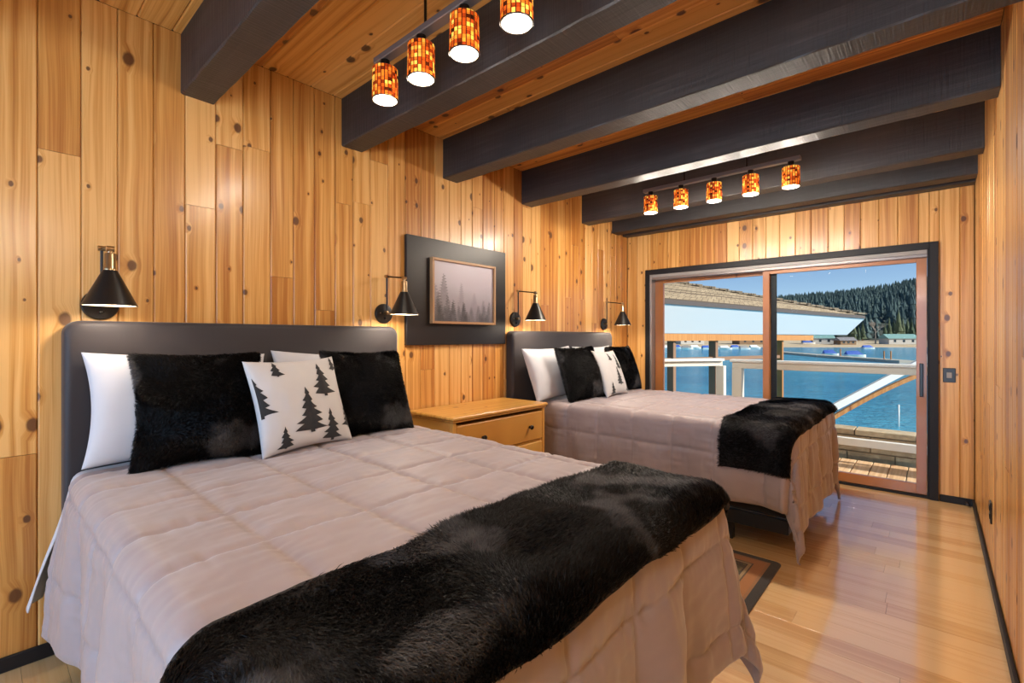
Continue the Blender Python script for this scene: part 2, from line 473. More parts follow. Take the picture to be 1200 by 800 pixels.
for a, b_ in (((WX0, -0.12, WZ0), (WX0 + 0.06, -0.05, WZ1)), ((WX1 - 0.06, -0.12, WZ0), (WX1, -0.05, WZ1)), ((WX0, -0.12, WZ1 - 0.06), (WX1, -0.05, WZ1)), ((WX0, -0.12, WZ0), (WX1, -0.05, WZ0 + 0.06)), ((1.72, -0.12, WZ0), (1.78, -0.05, WZ1))): fm.box(a, b_)
fm.build('window_frame', 'door_wood', w2)
MB().box((WX0 + 0.06, -0.09, WZ0 + 0.06), (WX1 - 0.06, -0.084, WZ1 - 0.06)).build('pane', 'glass', w2)

def split_run(a, b_, lo=1.1, hi=2.6, start=None):
    """cut the run a..b into board lengths"""
    cuts = [a]; x = a + (start if start is not None else random.uniform(0.3, hi))
    while x < b_ - 0.25:
        cuts.append(x); x += random.uniform(lo, hi)
    cuts.append(b_); return list(zip(cuts[:-1], cuts[1:]))

GAP = 0.0016
# left wall: board edges read off the photograph, then an even pitch
edges = [-2.2 + 0.131 * i for i in range(18)] + [0.16, 0.291, 0.412, 0.541, 0.665, 0.796, 0.922, 1.059, 1.183, 1.306, 1.433, 1.551, 1.671, 1.804, 1.94]
y = 1.94
while y < YF - 0.16:
    y += random.choice((0.118, 0.126, 0.131, 0.136)); edges.append(y)
edges.append(YF)
known = {0.16: [2.06], 0.665: [1.94], 0.029: [0.83], 1.059: [1.63], 1.183: [], 0.291: [], 0.412: [], 0.541: []}
for y0, y1 in zip(edges[:-1], edges[1:]):
    k = [c for e, c in known.items() if abs(e - y0) < 0.02]
    runs = split_run(0, ZC, 1.2, 3.2)
    if k:
        cs = [0] + k[0] + [ZC]; runs = list(zip(cs[:-1], cs[1:]))
    for z0, z1 in runs:
        place_board('wall_board', z1 - z0 - GAP, y1 - y0 - GAP, BT, 'pine', wall_left, (-BT + random.uniform(-0.0012, 0), (y0 + y1) / 2, (z0 + z1) / 2), (0, 0, 1), (1, 0, 0), 0.0045)
# right wall
y = YB
while y < YF - 0.02:
    y1 = min(y + random.choice((0.122, 0.13, 0.135)), YF)
    for z0, z1 in split_run(0, ZC, 1.4, 3.4):
        place_board('wall_board', z1 - z0 - GAP, y1 - y - GAP, BT, 'pine', wall_right, (XR + BT + random.uniform(0, 0.0018), (y + y1) / 2, (z0 + z1) / 2), (0, 0, 1), (-1, random.uniform(-0.006, 0.006), 0), 0.0045)
    y = y1
# far wall
x = 0.0
while x < XR - 0.02:
    x1 = x + random.choice((0.118, 0.125, 0.132))
    if XR - x1 < 0.08: x1 = XR
    spans = [(0, ZC)]
    segs = []
    lo, hi = max(x, DX0), min(x1, DX1)
    if hi > lo + 0.004:
        segs.append((lo, hi, DZ, ZC))
        if x < DX0 - 0.004: segs.append((x, DX0, 0, ZC))
        if x1 > DX1 + 0.004: segs.append((DX1, x1, 0, ZC))
    else:
        segs.append((x, x1, 0, ZC))
    for a, c, z0, z1 in segs:
        place_board('wall_board', z1 - z0 - GAP, c - a - GAP, BT, 'pine', wall_far, ((a + c) / 2, YF + BT, (z0 + z1) / 2), (0, 0, 1), (0, -1, 0), 0.0045)
    x = x1
# ceiling boards run across the room, like the beams
y = YB
while y < YF - 0.01:
    y1 = min(y + 0.134, YF)
    for x0, x1 in split_run(0, XR, 1.6, 3.2):
        place_board('ceiling_board', x1 - x0 - GAP, y1 - y - GAP, BT, 'ceiling', ceiling, ((x0 + x1) / 2, (y + y1) / 2, ZC + BT), (1, 0, 0), (0, 0, -1), 0.005)
    y = y1
# floor planks run the same way
y = YF + 0.10
while y > YB:
    y1 = max(y - 0.1235, YB)
    for x0, x1 in split_run(0, XR, 0.55, 1.35):
        place_board('floor_plank', x1 - x0 - 0.001, y - y1 - 0.001, 0.012, 'maple', floor, ((x0 + x1) / 2, (y + y1) / 2, -0.012), (1, 0, 0), (0, 0, 1), 0.0002)
    y = y1

# baseboards
def baseboard(name, a, b_, label): tag(MB().box(a, b_, 0.004).build(name, 'black_trim'), label, kind='structure')
baseboard('baseboard_left', (0, YB, 0), (0.014, YF, 0.058), 'black baseboard along the headboard wall')
baseboard('baseboard_right', (XR - 0.014, YB, 0), (XR, YF - 0.014, 0.056), 'black baseboard along the glossy right wall')
baseboard('baseboard_far', (2.73, YF - 0.014, 0), (XR, YF, 0.056), 'short black baseboard right of the door')
baseboard('baseboard_back', (0.014, YB, 0), (XR - 0.014, YB + 0.014, 0.056), 'black baseboard behind the camera')

# ------------------------------------------------------------------ ceiling beams
beam_names = [(-1.02, 'black ceiling beam behind the camera'),
              (-0.20, 'black ceiling beam overhead of the camera'),
              (0.647, 'nearest black ceiling beam, cut off by the upper left of the photo'),
              (1.473, 'second black ceiling beam, just behind the near row of amber lamps'),
              (2.273, 'third black ceiling beam, ending above the framed forest print'),
              (3.164, 'fourth black ceiling beam, in front of the far row of amber lamps'),
              (4.11, 'fifth black ceiling beam, just behind the far row of amber lamps'),
              (4.72, 'sixth black ceiling beam, nearest to the door wall')]
def beam_obj(y, w, z, label, x0=0.0, x1=XR):
    L = x1 - x0; nx = 40
    P = []
    rn = random.Random(int(y * 1000) + 5)
    prof = [(-w / 2, 0.006), (-w / 2 + 0.006, 0), (w / 2 - 0.006, 0), (w / 2, 0.006), (w / 2, ZC - z), (-w / 2, ZC - z)]
    vs = []; fs = []
    for i in range(nx + 1):
        xx = -L / 2 + L * i / nx
        for k, (a, h) in enumerate(prof):
            j = 0.0015 if k < 4 else 0
            vs.append((xx, a + rn.uniform(-j, j), h + rn.uniform(-j, j)))
    for i in range(nx):
        for k in range(6):
            k2 = (k + 1) % 6; fs.append((i * 6 + k, (i + 1) * 6 + k, (i + 1) * 6 + k2, i * 6 + k2)[::-1])
    fs.append(tuple(range(6))); fs.append(tuple(nx * 6 + k for k in range(5, -1, -1)))
    o = MB().add(vs, fs).build('ceiling_beam', 'beam', loc=((x0 + x1) / 2, y + w / 2, z))
    tag(o, label, 'beam', 'black ceiling beams')
    return o
for y, lab in beam_names: beam_obj(y, 0.142, ZBEAM, lab)
beam_obj(4.965, 0.11, ZBEAM, 'thin black ledger beam fixed along the top of the door wall')

# ------------------------------------------------------------------ sliding door
door = empty('door_1', (0, YF, 0)); tag(door, 'wood framed sliding glass door to the lake deck with black casing', kind='structure')
def dbox(name, a, b_, mat, parent=door, bev=0.002): return MB().box(a, b_, bev).build(name, mat, parent)
cw = 0.056
dbox('casing', (DX0 - 0.05, -0.022, 0), (DX0, 0.0, DZ + cw), 'black_trim')
dbox('casing', (DX1, -0.022, 0), (DX1 + cw, 0.0, DZ + cw), 'black_trim')
dbox('casing', (DX0, -0.022, DZ), (DX1, 0.0, DZ + cw), 'black_trim')
dbox('jamb', (DX0, -0.01, 0.0), (DX0 + 0.022, 0.14, DZ), 'alum')
dbox('jamb', (DX1 - 0.012, -0.01, 0.0), (DX1, 0.14, DZ), 'black_trim')
dbox('jamb', (DX0 + 0.022, -0.005, DZ - 0.035), (DX1 - 0.012, 0.14, DZ), 'grey_plastic')
dbox('track', (DX0 + 0.022, 0.0, DZ - 0.06), (DX1 - 0.012, 0.02, DZ - 0.035), 'grey_metal')
dbox('track', (DX0 + 0.022, 0.075, DZ - 0.06), (DX1 - 0.012, 0.085, DZ - 0.035), 'alum')
dbox('sill', (DX0, 0.0, 0.0), (DX1, 0.14, 0.018), 'black_trim')
def sash(name, x0, x1, y0, y1, sl, sr, zt, zb, rt):
    e = empty(name); e.parent = door
    za, zb_ = 0.02, DZ - 0.045
    dbox('stile', (x0, y0, za), (x0 + sl, y1, zb_), 'door_wood', e)
    dbox('stile', (x1 - sr, y0, za), (x1, y1, zb_), 'door_wood', e)
    dbox('rail', (x0 + sl, y0, za), (x1 - sr, y1, za + rt), 'door_wood', e)
    dbox('rail', (x0 + sl, y0, zb_ - 0.05), (x1 - sr, y1, zb_), 'door_wood', e)
    MB().box((x0 + sl - 0.005, (y0 + y1) / 2 - 0.003, za + rt - 0.005), (x1 - sr + 0.005, (y0 + y1) / 2 + 0.003, zb_ - 0.045)).build('pane', 'glass', e)
    return e
fx = sash('fixed_panel', DX0 + 0.022, 1.52, 0.085, 0.125, 0.095, 0.05, 0, 0, 0.08)
sl = sash('sliding_panel', 1.445, DX1 - 0.014, 0.025, 0.067, 0.058, 0.066, 0, 0, 0.08)
dbox('black_strip', (1.506, 0.072, 0.02), (1.556, 0.084, DZ - 0.06), 'black_trim', sl)
hx = DX1 - 0.048
hd = dbox('handle', (hx - 0.012, 0.012, 0.815), (hx + 0.012, 0.027, 1.085), 'plastic_black', sl, 0.004)

# wall switch, outlet, door stop
sw_ = empty('wall_switch', (2.786, YF, 1.0)); tag(sw_, 'black wall switch plate on the pine boards right of the door', 'switch')
MB().box((-0.037, -0.007, -0.056), (0.037, 0.0, 0.056), 0.003).build('plate', 'plastic_black', sw_)
MB().box((-0.016, -0.011, -0.022), (0.016, -0.007, 0.022), 0.002).build('rocker', 'grey_plastic', sw_)
ol = empty('wall_outlet', (XR, 3.64, 0.354)); tag(ol, 'black wall outlet plate low on the glossy right wall', 'outlet')
MB().box((-0.007, -0.036, -0.058), (0.0, 0.036, 0.058), 0.003).build('plate', 'plastic_black', ol)
for dz in (-0.022, 0.022): MB().box((-0.010, -0.016, dz - 0.014), (-0.007, 0.016, dz + 0.014), 0.002).build('socket', 'plastic_black', ol)
ds = empty('door_stop', (2.885, YF - 0.014, 0.028)); tag(ds, 'small dark door stop screwed to the baseboard beside the door', 'door stop')
MB().lathe([(0, 0), (0.010, 0), (0.010, -0.006), (0.006, -0.008), (0.006, -0.04), (0, -0.04)], 12, axis='Y').build('stem', 'bronze', ds, True, sharp=40)
MB().lathe([(0, -0.04), (0.010, -0.04), (0.012, -0.048), (0.008, -0.056), (0, -0.056)], 12, axis='Y').build('rubber_tip', 'plastic_black', ds, True, sharp=40)

# ------------------------------------------------------------------ beds
def bed(name, y0, y1, ztop, hb0, hb1, hz, label):
    """headboard spans hb0..hb1, comforter top edges y0..y1"""
    e = empty(name, (0, 0, 0)); tag(e, label, 'bed', 'queen beds')
    # upholstered headboard with rounded upper corners
    n = 8; r = 0.055; pts = [(hb0, 0.12), (hb0, hz - r)]
    for k in range(n + 1): a = PI - PI / 2 * k / n; pts.append((hb0 + r + r * math.cos(a), hz - r + r * math.sin(a)))
    for k in range(n + 1): a = PI / 2 - PI / 2 * k / n; pts.append((hb1 - r + r * math.cos(a), hz - r + r * math.sin(a)))
    pts.append((hb1, 0.12))
    cy, cz = (hb0 + hb1) / 2, (0.12 + hz) / 2
    vs = []; layers = [(0.016, 0.0), (0.02, -0.0), (0.07, 0.0), (0.082, 0.004), (0.09, 0.012), (0.094, 0.024)]
    m = len(pts)
    for xx, ins in layers:
        for (py, pz) in pts:
            sy = (hb1 - hb0 - 2 * ins) / (hb1 - hb0); sz = (hz - 0.12 - 2 * ins) / (hz - 0.12)
            vs.append((xx, cy + (py - cy) * sy, cz + (pz - cz) * sz))
    fs = []
    for i in range(len(layers) - 1):
        for k in range(m):
            k2 = (k + 1) % m; fs.append((i * m + k, i * m + k2, (i + 1) * m + k2, (i + 1) * m + k))
    fs.append(tuple(range(m - 1, -1, -1))); fs.append(tuple((len(layers) - 1) * m + k for k in range(m)))
    MB().add(vs, fs).build('headboard', 'head_fabric', e, True, sharp=50)
    xf = 2.10; i = 0.045
    MB().box((0.10, y0 + i, 0.52), (xf - 0.03, y1 - i, ztop - 0.035), 0.03).build('mattress', 'mattress', e)
    MB().box((0.10, y0 + i + 0.01, 0.22), (xf - 0.04, y1 - i - 0.01, 0.515), 0.015).build('box_spring', 'box_spring', e)
    MB().box((0.10, y0 + i, 0.13), (xf - 0.04, y0 + i + 0.03, 0.215), 0.004).build('side_rail', 'black_metal', e)
    MB().box((0.10, y1 - i - 0.03, 0.13), (xf - 0.04, y1 - i, 0.215), 0.004).build('side_rail', 'black_metal', e)
    MB().box((xf - 0.065, y0 + i + 0.03, 0.13), (xf - 0.04, y1 - i - 0.03, 0.215), 0.004).build('foot_rail', 'black_metal', e)
    for lx in (0.13, 0.95, xf - 0.42):
        for ly in (y0 + i + 0.06, y1 - i - 0.11):
            MB().box((lx, ly, 0.0), (lx + 0.05, ly + 0.05, 0.13), 0.004).build('leg', 'black_metal', e)
    return e

VN = [VNoise(k) for k in range(20)]

class Drape:
    """a sheet laid over the bed: s runs from head to foot, q across; overhang on the foot and both sides"""
    def __init__(d, x0, xf, y0, y1, z, R=0.055, flare=0.10, corner=0.25, off=0.0, seed=0, ripple=1.0, side=0.03, head=0.0):
        d.head = head
        d.side = side
        d.x0, d.xf, d.y0, d.y1, d.z, d.R = x0, xf, y0, y1, z, R
        d.flare, d.corner, d.off, d.seed, d.rip = flare, corner, off, seed, ripple
    def fold(d, t, flare):
        R = d.R + d.off
        arc = R * PI / 2
        th = np.clip(t / R, 0, PI / 2 - flare)
        out = R * np.sin(th); down = R * (1 - np.cos(th))
        ex = np.maximum(t - R * (PI / 2 - flare), 0)
        return out + ex * np.sin(flare), down + ex * np.cos(flare)
    def __call__(d, s, q):
        s = np.asarray(s, float); q = np.asarray(q, float)
        R = d.R
        xf, ya, yb = d.xf - R, d.y0 + R, d.y1 - R
        a = np.maximum(s - xf, 0)
        b = np.where(q < ya, q - ya, np.where(q > yb, q - yb, 0.0))
        sg = np.sign(b); bb = np.abs(b)
        rho = np.hypot(a, bb)
        th = np.arctan2(bb, np.maximum(a, 1e-9))
        th = np.where(rho < 1e-9, 0, th)
        both = (a > 0) & (bb > 0)
        n = VN[d.seed]
        w = np.clip((rho - 0.06) / 0.35, 0, 1)
        # hanging folds along the hem
        al = np.where(a > bb, q, s)
        hang = (np.sin(al * 15 + 5 * n.fbm(al * 2.3, al * 0 + d.seed)) * 0.5 + (n.fbm(al * 5.0, rho * 1.5 + 9) - 0.5) * 1.6) * 0.042 * w * d.rip
        c2 = np.sin(2 * th) ** 2
        sf = d.side + d.head * np.exp(-((s - 0.2) / 0.14) ** 2)
        fl = np.where(bb > 0, np.where(a > 0, d.side + (d.flare - d.side) * np.cos(th) ** 2, sf), d.flare) + np.where(both, d.corner * c2, 0)
        out, down = d.fold(rho, fl)
        # the sheet turns round the corner later than it leaves the sides
        tt = th
        tt = np.where(both, th + 0.10 * np.sin(4 * th) * w, th)
        out = out + hang * np.where(both, 1 - 0.6 * c2, 1)
        dx = np.where(rho > 0, np.cos(tt), 0); dy = np.where(rho > 0, np.sin(tt), 0)
        dx = np.where((bb > 0) & (a <= 0), 0, dx); dy = np.where((a > 0) & (bb <= 0), 0, dy)
        dy = np.where((bb > 0) & (a <= 0), 1, dy); dx = np.where((a > 0) & (bb <= 0), 1, dx)
        X = np.minimum(s, xf) + dx * out
        Y = np.clip(q, ya, yb) + sg * dy * out
        # gentle crown and slack on the top
        u = np.clip((q - d.y0) / (d.y1 - d.y0), 0, 1)
        top = 0.012 * np.sin(PI * u) + (n.fbm(s * 2.2, q * 2.2) - 0.5) * 0.02
        Z = d.z + d.off - down + top * np.clip(1 - rho / 0.2, 0, 1)
        # on the floor the hem lies down and spreads
        lo = 0.012 + d.off
        under = np.maximum(lo - Z, 0)
        Z = np.maximum(Z, lo)
        X = X + dx * under * 0.55; Y = Y + sg * dy * under * 0.55
        return np.stack([X, Y, Z], -1)
    def frame(d, s, q, h=0.004):
        p = d(s, q); ps = d(s + h, q) - d(s - h, q); pq = d(s, q + h) - d(s, q - h)
        n = np.cross(ps, pq); n /= np.linalg.norm(n, axis=-1, keepdims=True) + 1e-12
        ps /= np.linalg.norm(ps, axis=-1, keepdims=True) + 1e-12
        pq /= np.linalg.norm(pq, axis=-1, keepdims=True) + 1e-12
        return p, n, ps, pq

def comforter(name, D, s0, s1, q0, q1, gs, gq, ps, pq, label, step=0.0085, seed=3):
    ns, nq = int((s1 - s0) / step), int((q1 - q0) / step)
    S, Q = np.meshgrid(np.linspace(s0, s1, ns), np.linspace(q0, q1, nq), indexing='ij')
    P, N, _, _ = D.frame(S, Q)
    fs_ = np.abs(((S - ps) / gs + 0.5) % 1 - 0.5) * gs     # distance to the nearest stitched line
    fq_ = np.abs(((Q - pq) / gq + 0.5) % 1 - 0.5) * gq
    dm = np.minimum(fs_, fq_)
    puff = (1 - np.exp(-dm / 0.014)) * 0.012
    nz = VN[seed]
    # pucker wrinkles that radiate from the stitches
    near_s = np.exp(-fs_ / 0.07); near_q = np.exp(-fq_ / 0.07)
    wr = (nz.fbm(S * 7, Q * 48, 2) - 0.5) * near_s + (nz.fbm(S * 48 + 3, Q * 7, 2) - 0.5) * near_q
    wr = wr * 0.0075 + (nz.fbm(S * 14 + Q * 5, Q * 6 - S * 4, 3) - 0.5) * 0.009
    edge = np.minimum(np.minimum(S - s0, s1 - S), np.minimum(Q - q0, q1 - Q))
    k = np.clip(edge / 0.03, 0, 1) ** 0.5
    T = 0.004 + (puff + wr) * k
    V1, F1 = grid_mesh(P + N * T[..., None])
    V2, F2 = grid_mesh(P - N * 0.003)
    n1 = len(V1); idx = np.arange(n1).reshape(ns, nq)
    ring = np.concatenate([idx[0, :], idx[1:, -1], idx[-1, -2::-1], idx[-2:0:-1, 0]])
    r2 = np.roll(ring, -1)
    side = np.stack([ring, r2, r2 + n1, ring + n1], 1)
    me = np_mesh(name, np.vstack([V1, V2]), np.vstack([F1, F2[:, ::-1] + n1, side]))
    o = link(name, me, 'comforter')
    return tag(o, label, 'comforter', 'mauve comforters')

def fur_blades(P, N, T1, T2, length, width, seed, nap_scale=3.0, lay=1.1):
    """one triangle per tuft, leaning with a slowly turning nap"""
    rg = np.random.default_rng(seed); n = len(P)
    a0 = VN[seed % 20]
    ang = 2 * PI * 1.3 * a0.fbm(P[:, 0] * nap_scale + 5, P[:, 1] * nap_scale + P[:, 2] * nap_scale, 2) + rg.normal(0, 0.35, n)
    dirn = T1 * np.cos(ang)[:, None] + T2 * np.sin(ang)[:, None]
    lift = 0.35 + 0.9 * a0.fbm(P[:, 0] * 6, P[:, 1] * 6 + P[:, 2] * 5, 2)
    g = dirn * lay + N * (lift + rg.normal(0, 0.12, n))[:, None]
    g += np.array([0, 0, -0.12]); g /= np.linalg.norm(g, axis=1, keepdims=True)
    L = length * rg.uniform(0.65, 1.2, n)[:, None]; W = width * rg.uniform(0.7, 1.3, n)[:, None]
    sd = np.cross(g, N + rg.normal(0, 0.35, (n, 3))); sd /= np.linalg.norm(sd, axis=1, keepdims=True) + 1e-9
    mid = P + g * L * 0.55 + N * L * 0.10
    tip = P + g * L
    V = np.stack([P - sd * W * 0.6, P + sd * W * 0.6, mid + sd * W * 0.5, tip, mid - sd * W * 0.5], 1).reshape(-1, 3)
    b = np.arange(n)[:, None] * 5
    F = np.vstack([b + np.array([[0, 1, 2]]), b + np.array([[0, 2, 4]]), b + np.array([[4, 2, 3]])])
    return V, F

def throw(name, D, s0, s1, q0, q1, nblade, label, seed=5):
    e = empty(name, (0, 0, 0)); tag(e, label, 'throw', 'black fur throws')
    step = 0.014; ns, nq = int((s1 - s0) / step), int((q1 - q0) / step)
    S, Q = np.meshgrid(np.linspace(s0, s1, ns), np.linspace(q0, q1, nq), indexing='ij')
    wob = lambda s, q: (VN[seed].fbm(q * 4, q * 0 + 2) - 0.5) * 0.03
    P, N, _, _ = D.frame(S + wob(S, Q), Q)
    P = P + N * (0.006 + 0.012 * (VN[seed].fbm(S * 9, Q * 9) - 0.5))[..., None]
    V1, F1 = grid_mesh(P + N * 0.008); V2, F2 = grid_mesh(P - N * 0.008)
    n1 = len(V1); idx = np.arange(n1).reshape(ns, nq)
    ring = np.concatenate([idx[0, :], idx[1:, -1], idx[-1, -2::-1], idx[-2:0:-1, 0]]); r2 = np.roll(ring, -1)
    me = np_mesh('cloth', np.vstack([V1, V2]), np.vstack([F1, F2[:, ::-1] + n1, np.stack([ring, r2, r2 + n1, ring + n1], 1)]))
    link('cloth', me, 'fur_base', e)
    rg = np.random.default_rng(seed + 100)
    s = rg.uniform(s0, s1, nblade); q = rg.uniform(q0, q1, nblade)
    s = s + wob(s, q)
    P, N, A, B = D.frame(s, q)
    P = P + N * 0.010
    V, F = fur_blades(P, N, A, B, 0.024, 0.0017, seed)
    fo = link('fur', np_mesh('fur', V, F, False), 'fur', e); fo['kind'] = 'stuff'
    return e

# bed coordinates
B1 = dict(y0=0.235, y1=1.745, z=0.762)
B2 = dict(y0=3.12, y1=4.53, z=0.757)
bed1 = bed('bed', B1['y0'], B1['y1'], B1['z'], 0.228, 1.822, 1.366, 'near queen bed with a charcoal upholstered headboard, in the foreground')
bed2 = bed('bed', B2['y0'], B2['y1'], B2['z'], 2.946, 4.578, 1.352, 'far queen bed with a charcoal upholstered headboard, by the sliding door')
D1 = Drape(0.12, 2.14, B1['y0'], B1['y1'], B1['z'], seed=1, flare=0.11, corner=0.16, head=0.10)
D2 = Drape(0.12, 2.09, B2['y0'], B2['y1'], B2['z'], seed=2, flare=0.05, corner=0.05)
c1 = comforter('comforter', D1, 0.24, 2.14 + 0.51, B1['y0'] - 0.55, B1['y1'] + 0.51, 0.282, 0.29, 0.855, 0.49, 'mauve quilted comforter spread over the near bed', seed=3)
c2 = comforter('comforter', D2, 0.26, 2.09 + 0.58, B2['y0'] - 0.45, B2['y1'] + 0.45, 0.285, 0.29, 0.80, 3.24, 'mauve quilted comforter spread over the far bed', seed=4)
T1 = Drape(0.12, 2.145, B1['y0'], B1['y1'], B1['z'], seed=1, flare=0.11, corner=0.16, off=0.016)
T2 = Drape(0.12, 2.095, B2['y0'], B2['y1'], B2['z'], seed=2, flare=0.05, corner=0.05, off=0.016)
throw('fur_throw', T1, 1.735, 2.185, B1['y0'] - 0.42, B1['y1'] + 0.10, 190000, 'long black fur throw across the foot of the near bed', seed=5)
throw('fur_throw', T2, 1.70, 2.13, B2['y0'] - 0.26, B2['y1'] + 0.03, 60000, 'short black fur throw across the foot of the far bed', seed=6)

# white top sheets that show at the head end and hang beside the headboards
def sheet(D, s0, s1, q0, q1, label):
    S, Q = np.meshgrid(np.linspace(s0, s1, 26), np.linspace(q0, q1, 150), indexing='ij')
    P, N, _, _ = D.frame(S, Q)
    P = P + N * (0.004 * np.sin(S * 40 + Q * 3))[..., None]
    V1, F1 = grid_mesh(P + N * 0.002); V2, F2 = grid_mesh(P - N * 0.002)
    n1 = len(V1); idx = np.arange(n1).reshape(26, 150)
    ring = np.concatenate([idx[0, :], idx[1:, -1], idx[-1, -2::-1], idx[-2:0:-1, 0]]); r2 = np.roll(ring, -1)
    o = link('bed_sheet', np_mesh('bed_sheet', np.vstack([V1, V2]), np.vstack([F1, F2[:, ::-1] + n1, np.stack([ring, r2, r2 + n1, ring + n1], 1)])), 'sheet')
    return tag(o, label, 'sheet', 'white bed sheets')
sheet(Drape(0.12, 2.16, B1['y0'], B1['y1'], B1['z'], seed=1, flare=0.1, side=0.05, head=0.24, corner=0.1, off=-0.010), 0.115, 0.245, B1['y0'] - 0.44, B1['y1'] + 0.3, 'white sheet showing at the head end of the near bed')
sheet(Drape(0.12, 2.13, B2['y0'], B2['y1'], B2['z'], seed=2, flare=0.07, corner=0.1, off=-0.014), 0.115, 0.36, B2['y0'] - 0.08, B2['y1'] + 0.2, 'white sheet showing at the head end of the far bed')

# ------------------------------------------------------------------ pillows
def pillow_surf(w, h, t, seed, pinch=0.085, power=0.40):
    nz = VN[seed]
    def f(u, v, side):
        x = w / 2 * u * (1 - pinch * (1 - v * v) * u * u); y = h / 2 * v * (1 - pinch * (1 - u * u) * v * v)
        th = t / 2 * np.maximum((1 - u * u) * (1 - v * v), 0) ** power
        wr = (nz.fbm(u * 3 + 4, v * 3 + side, 3) - 0.5) * 0.10 + (nz.fbm(u * 9, v * 2.0 + 8, 2) - 0.5) * 0.05
        th = th * (1 + wr * 1.2)
        return np.stack([x, y, side * th], -1)
    return f

def pillow(name, mat, w, h, t, loc, lean, yaw, roll, label, cat, group, seed, fur=0, trees=None, n=34, power=0.40, pinch=0.085):
    """local x: width, y: height, z: front. the bottom edge rests at loc; lean tips it back to the headboard"""
    f = pillow_surf(w, h, t, seed, pinch, power)
    k = np.linspace(-1, 1, n); k = np.sign(k) * (1 - (1 - np.abs(k)) ** 1.5)
    U, Vv = np.meshgrid(k, k, indexing='ij')
    A = f(U, Vv, 1); Bk = f(U, Vv, -1)
    V1, F1 = grid_mesh(A); V2, F2 = grid_mesh(Bk); n1 = len(V1)
    idx = np.arange(n1).reshape(n, n)
    remap = np.arange(n1) + n1
    bd = np.zeros((n, n), bool); bd[0] = bd[-1] = True; bd[:, 0] = bd[:, -1] = True
    remap[bd.ravel()] = np.arange(n1)[bd.ravel()]
    F = np.vstack([F1, remap[F2[:, ::-1]]])
    me = np_mesh('cover', np.vstack([V1, V2]), F)
    e = empty(name); tag(e, label, cat, group)
    # axes: width along +Y (room), height up, front +X
    cl, sn = math.cos(lean), math.sin(lean)
    R = Matrix(((0, -sn, cl), (1, 0, 0), (0, cl, sn)))
    R = Matrix.Rotation(yaw, 3, 'Z') @ R @ Matrix.Rotation(roll, 3, 'Z')
    Mx = R.to_4x4(); Mx.translation = Vector(loc) + R @ Vector((0, h / 2, 0))
    e.matrix_world = Mx
    c = link('cover', me, mat, e)
    if fur:
        rg = np.random.default_rng(seed + 50)
        nf = fur
        u = rg.uniform(-1, 1, nf); v = rg.uniform(-1, 1, nf)
        u = np.sign(u) * (1 - (1 - np.abs(u)) ** 1.25); v = np.sign(v) * (1 - (1 - np.abs(v)) ** 1.25)
        side = np.where(rg.random(nf) < 0.72, 1.0, -1.0)
        h_ = 0.01
        p = f(u, v, side)
        cl_ = lambda a: np.clip(a, -0.999, 0.999)
        du = f(cl_(u + h_), v, side) - f(cl_(u - h_), v, side); dv = f(u, cl_(v + h_), side) - f(u, cl_(v - h_), side)
        nn = np.cross(du, dv) * side[:, None]; nn /= np.linalg.norm(nn, axis=1, keepdims=True) + 1e-9
        du /= np.linalg.norm(du, axis=1, keepdims=True) + 1e-9; dv /= np.linalg.norm(dv, axis=1, keepdims=True) + 1e-9
        V, Fb = fur_blades(p, nn, du, dv, 0.021, 0.0017, seed, nap_scale=5.0, lay=1.0)
        fo = link('fur', np_mesh('fur', V, Fb, False), 'fur', e); fo['kind'] = 'stuff'
    if trees:
        for (tu, tv, th, tiers) in trees:
            nr = tiers * 6 + 2; rows = []
            for i in range(nr + 1):
                g = i / nr               # 0 base .. 1 tip
                if g < 0.07: wd = 0.05 * 1.0
                else:
                    gg = (g - 0.07) / 0.93; ph = (gg * tiers) % 1.0
                    wd = (1 - gg) * 0.30 * (1.25 - 0.75 * ph) + 0.008
                jit = 1 + 0.18 * math.sin(i * 12.9 + tu * 40)
                rows.append((g, wd * jit, wd * (2 - jit)))
            vs = []
            for g, wl, wr in rows:
                for cc in np.linspace(-1, 1, 13):
                    uu = tu + (wl if cc < 0 else wr) * th * cc; vv = tv + th * g
                    vs.append((min(max(uu, -0.985), 0.985), min(max(vv, -0.985), 0.985)))
            vs = np.array(vs); pp = f(vs[:, 0], vs[:, 1], 1.0); pp[:, 2] += 0.0022
            fs = []
            for i in range(nr):
                for j in range(12): fs.append((i * 13 + j, i * 13 + j + 1, (i + 1) * 13 + j + 1, (i + 1) * 13 + j))
            link('tree_motif', np_mesh('tree_motif', pp, np.array(fs)), 'tree_print', c)
    return e

TREES1 = [(-0.50, 0.56, 0.40, 3), (0.43, 0.02, 0.80, 5), (0.85, 0.62, 0.36, 3), (-0.02, -0.72, 0.98, 6), (-0.985, -0.25, 0.85, 5), (0.96, -0.72, 0.62, 5), (0.45, -0.98, 0.72, 5), (-0.58, -0.95, 0.46, 4)]
TREES2 = [(-0.10, 0.46, 0.42, 3), (0.42, 0.05, 0.75, 5), (0.12, -0.62, 0.80, 6), (-0.58, -0.98, 0.55, 4), (0.82, -0.92, 0.62, 5), (0.9, 0.5, 0.4, 3)]
zb1, zb2 = B1['z'] + 0.022, B2['z'] + 0.022
pillow('white_pillow', 'sheet', 0.70, 0.47, 0.17, (0.29, 0.61, zb1), math.radians(20), 0, math.radians(-2), 'white bed pillow sticking out left of the large fur cushion on the near bed', 'pillow', 'white bed pillows', 7)
pillow('white_pillow', 'sheet', 0.66, 0.455, 0.17, (0.29, 1.31, zb1), math.radians(20), 0, math.radians(-3.5), 'white bed pillow peeking out above the tree print cushion on the near bed', 'pillow', 'white bed pillows', 8)
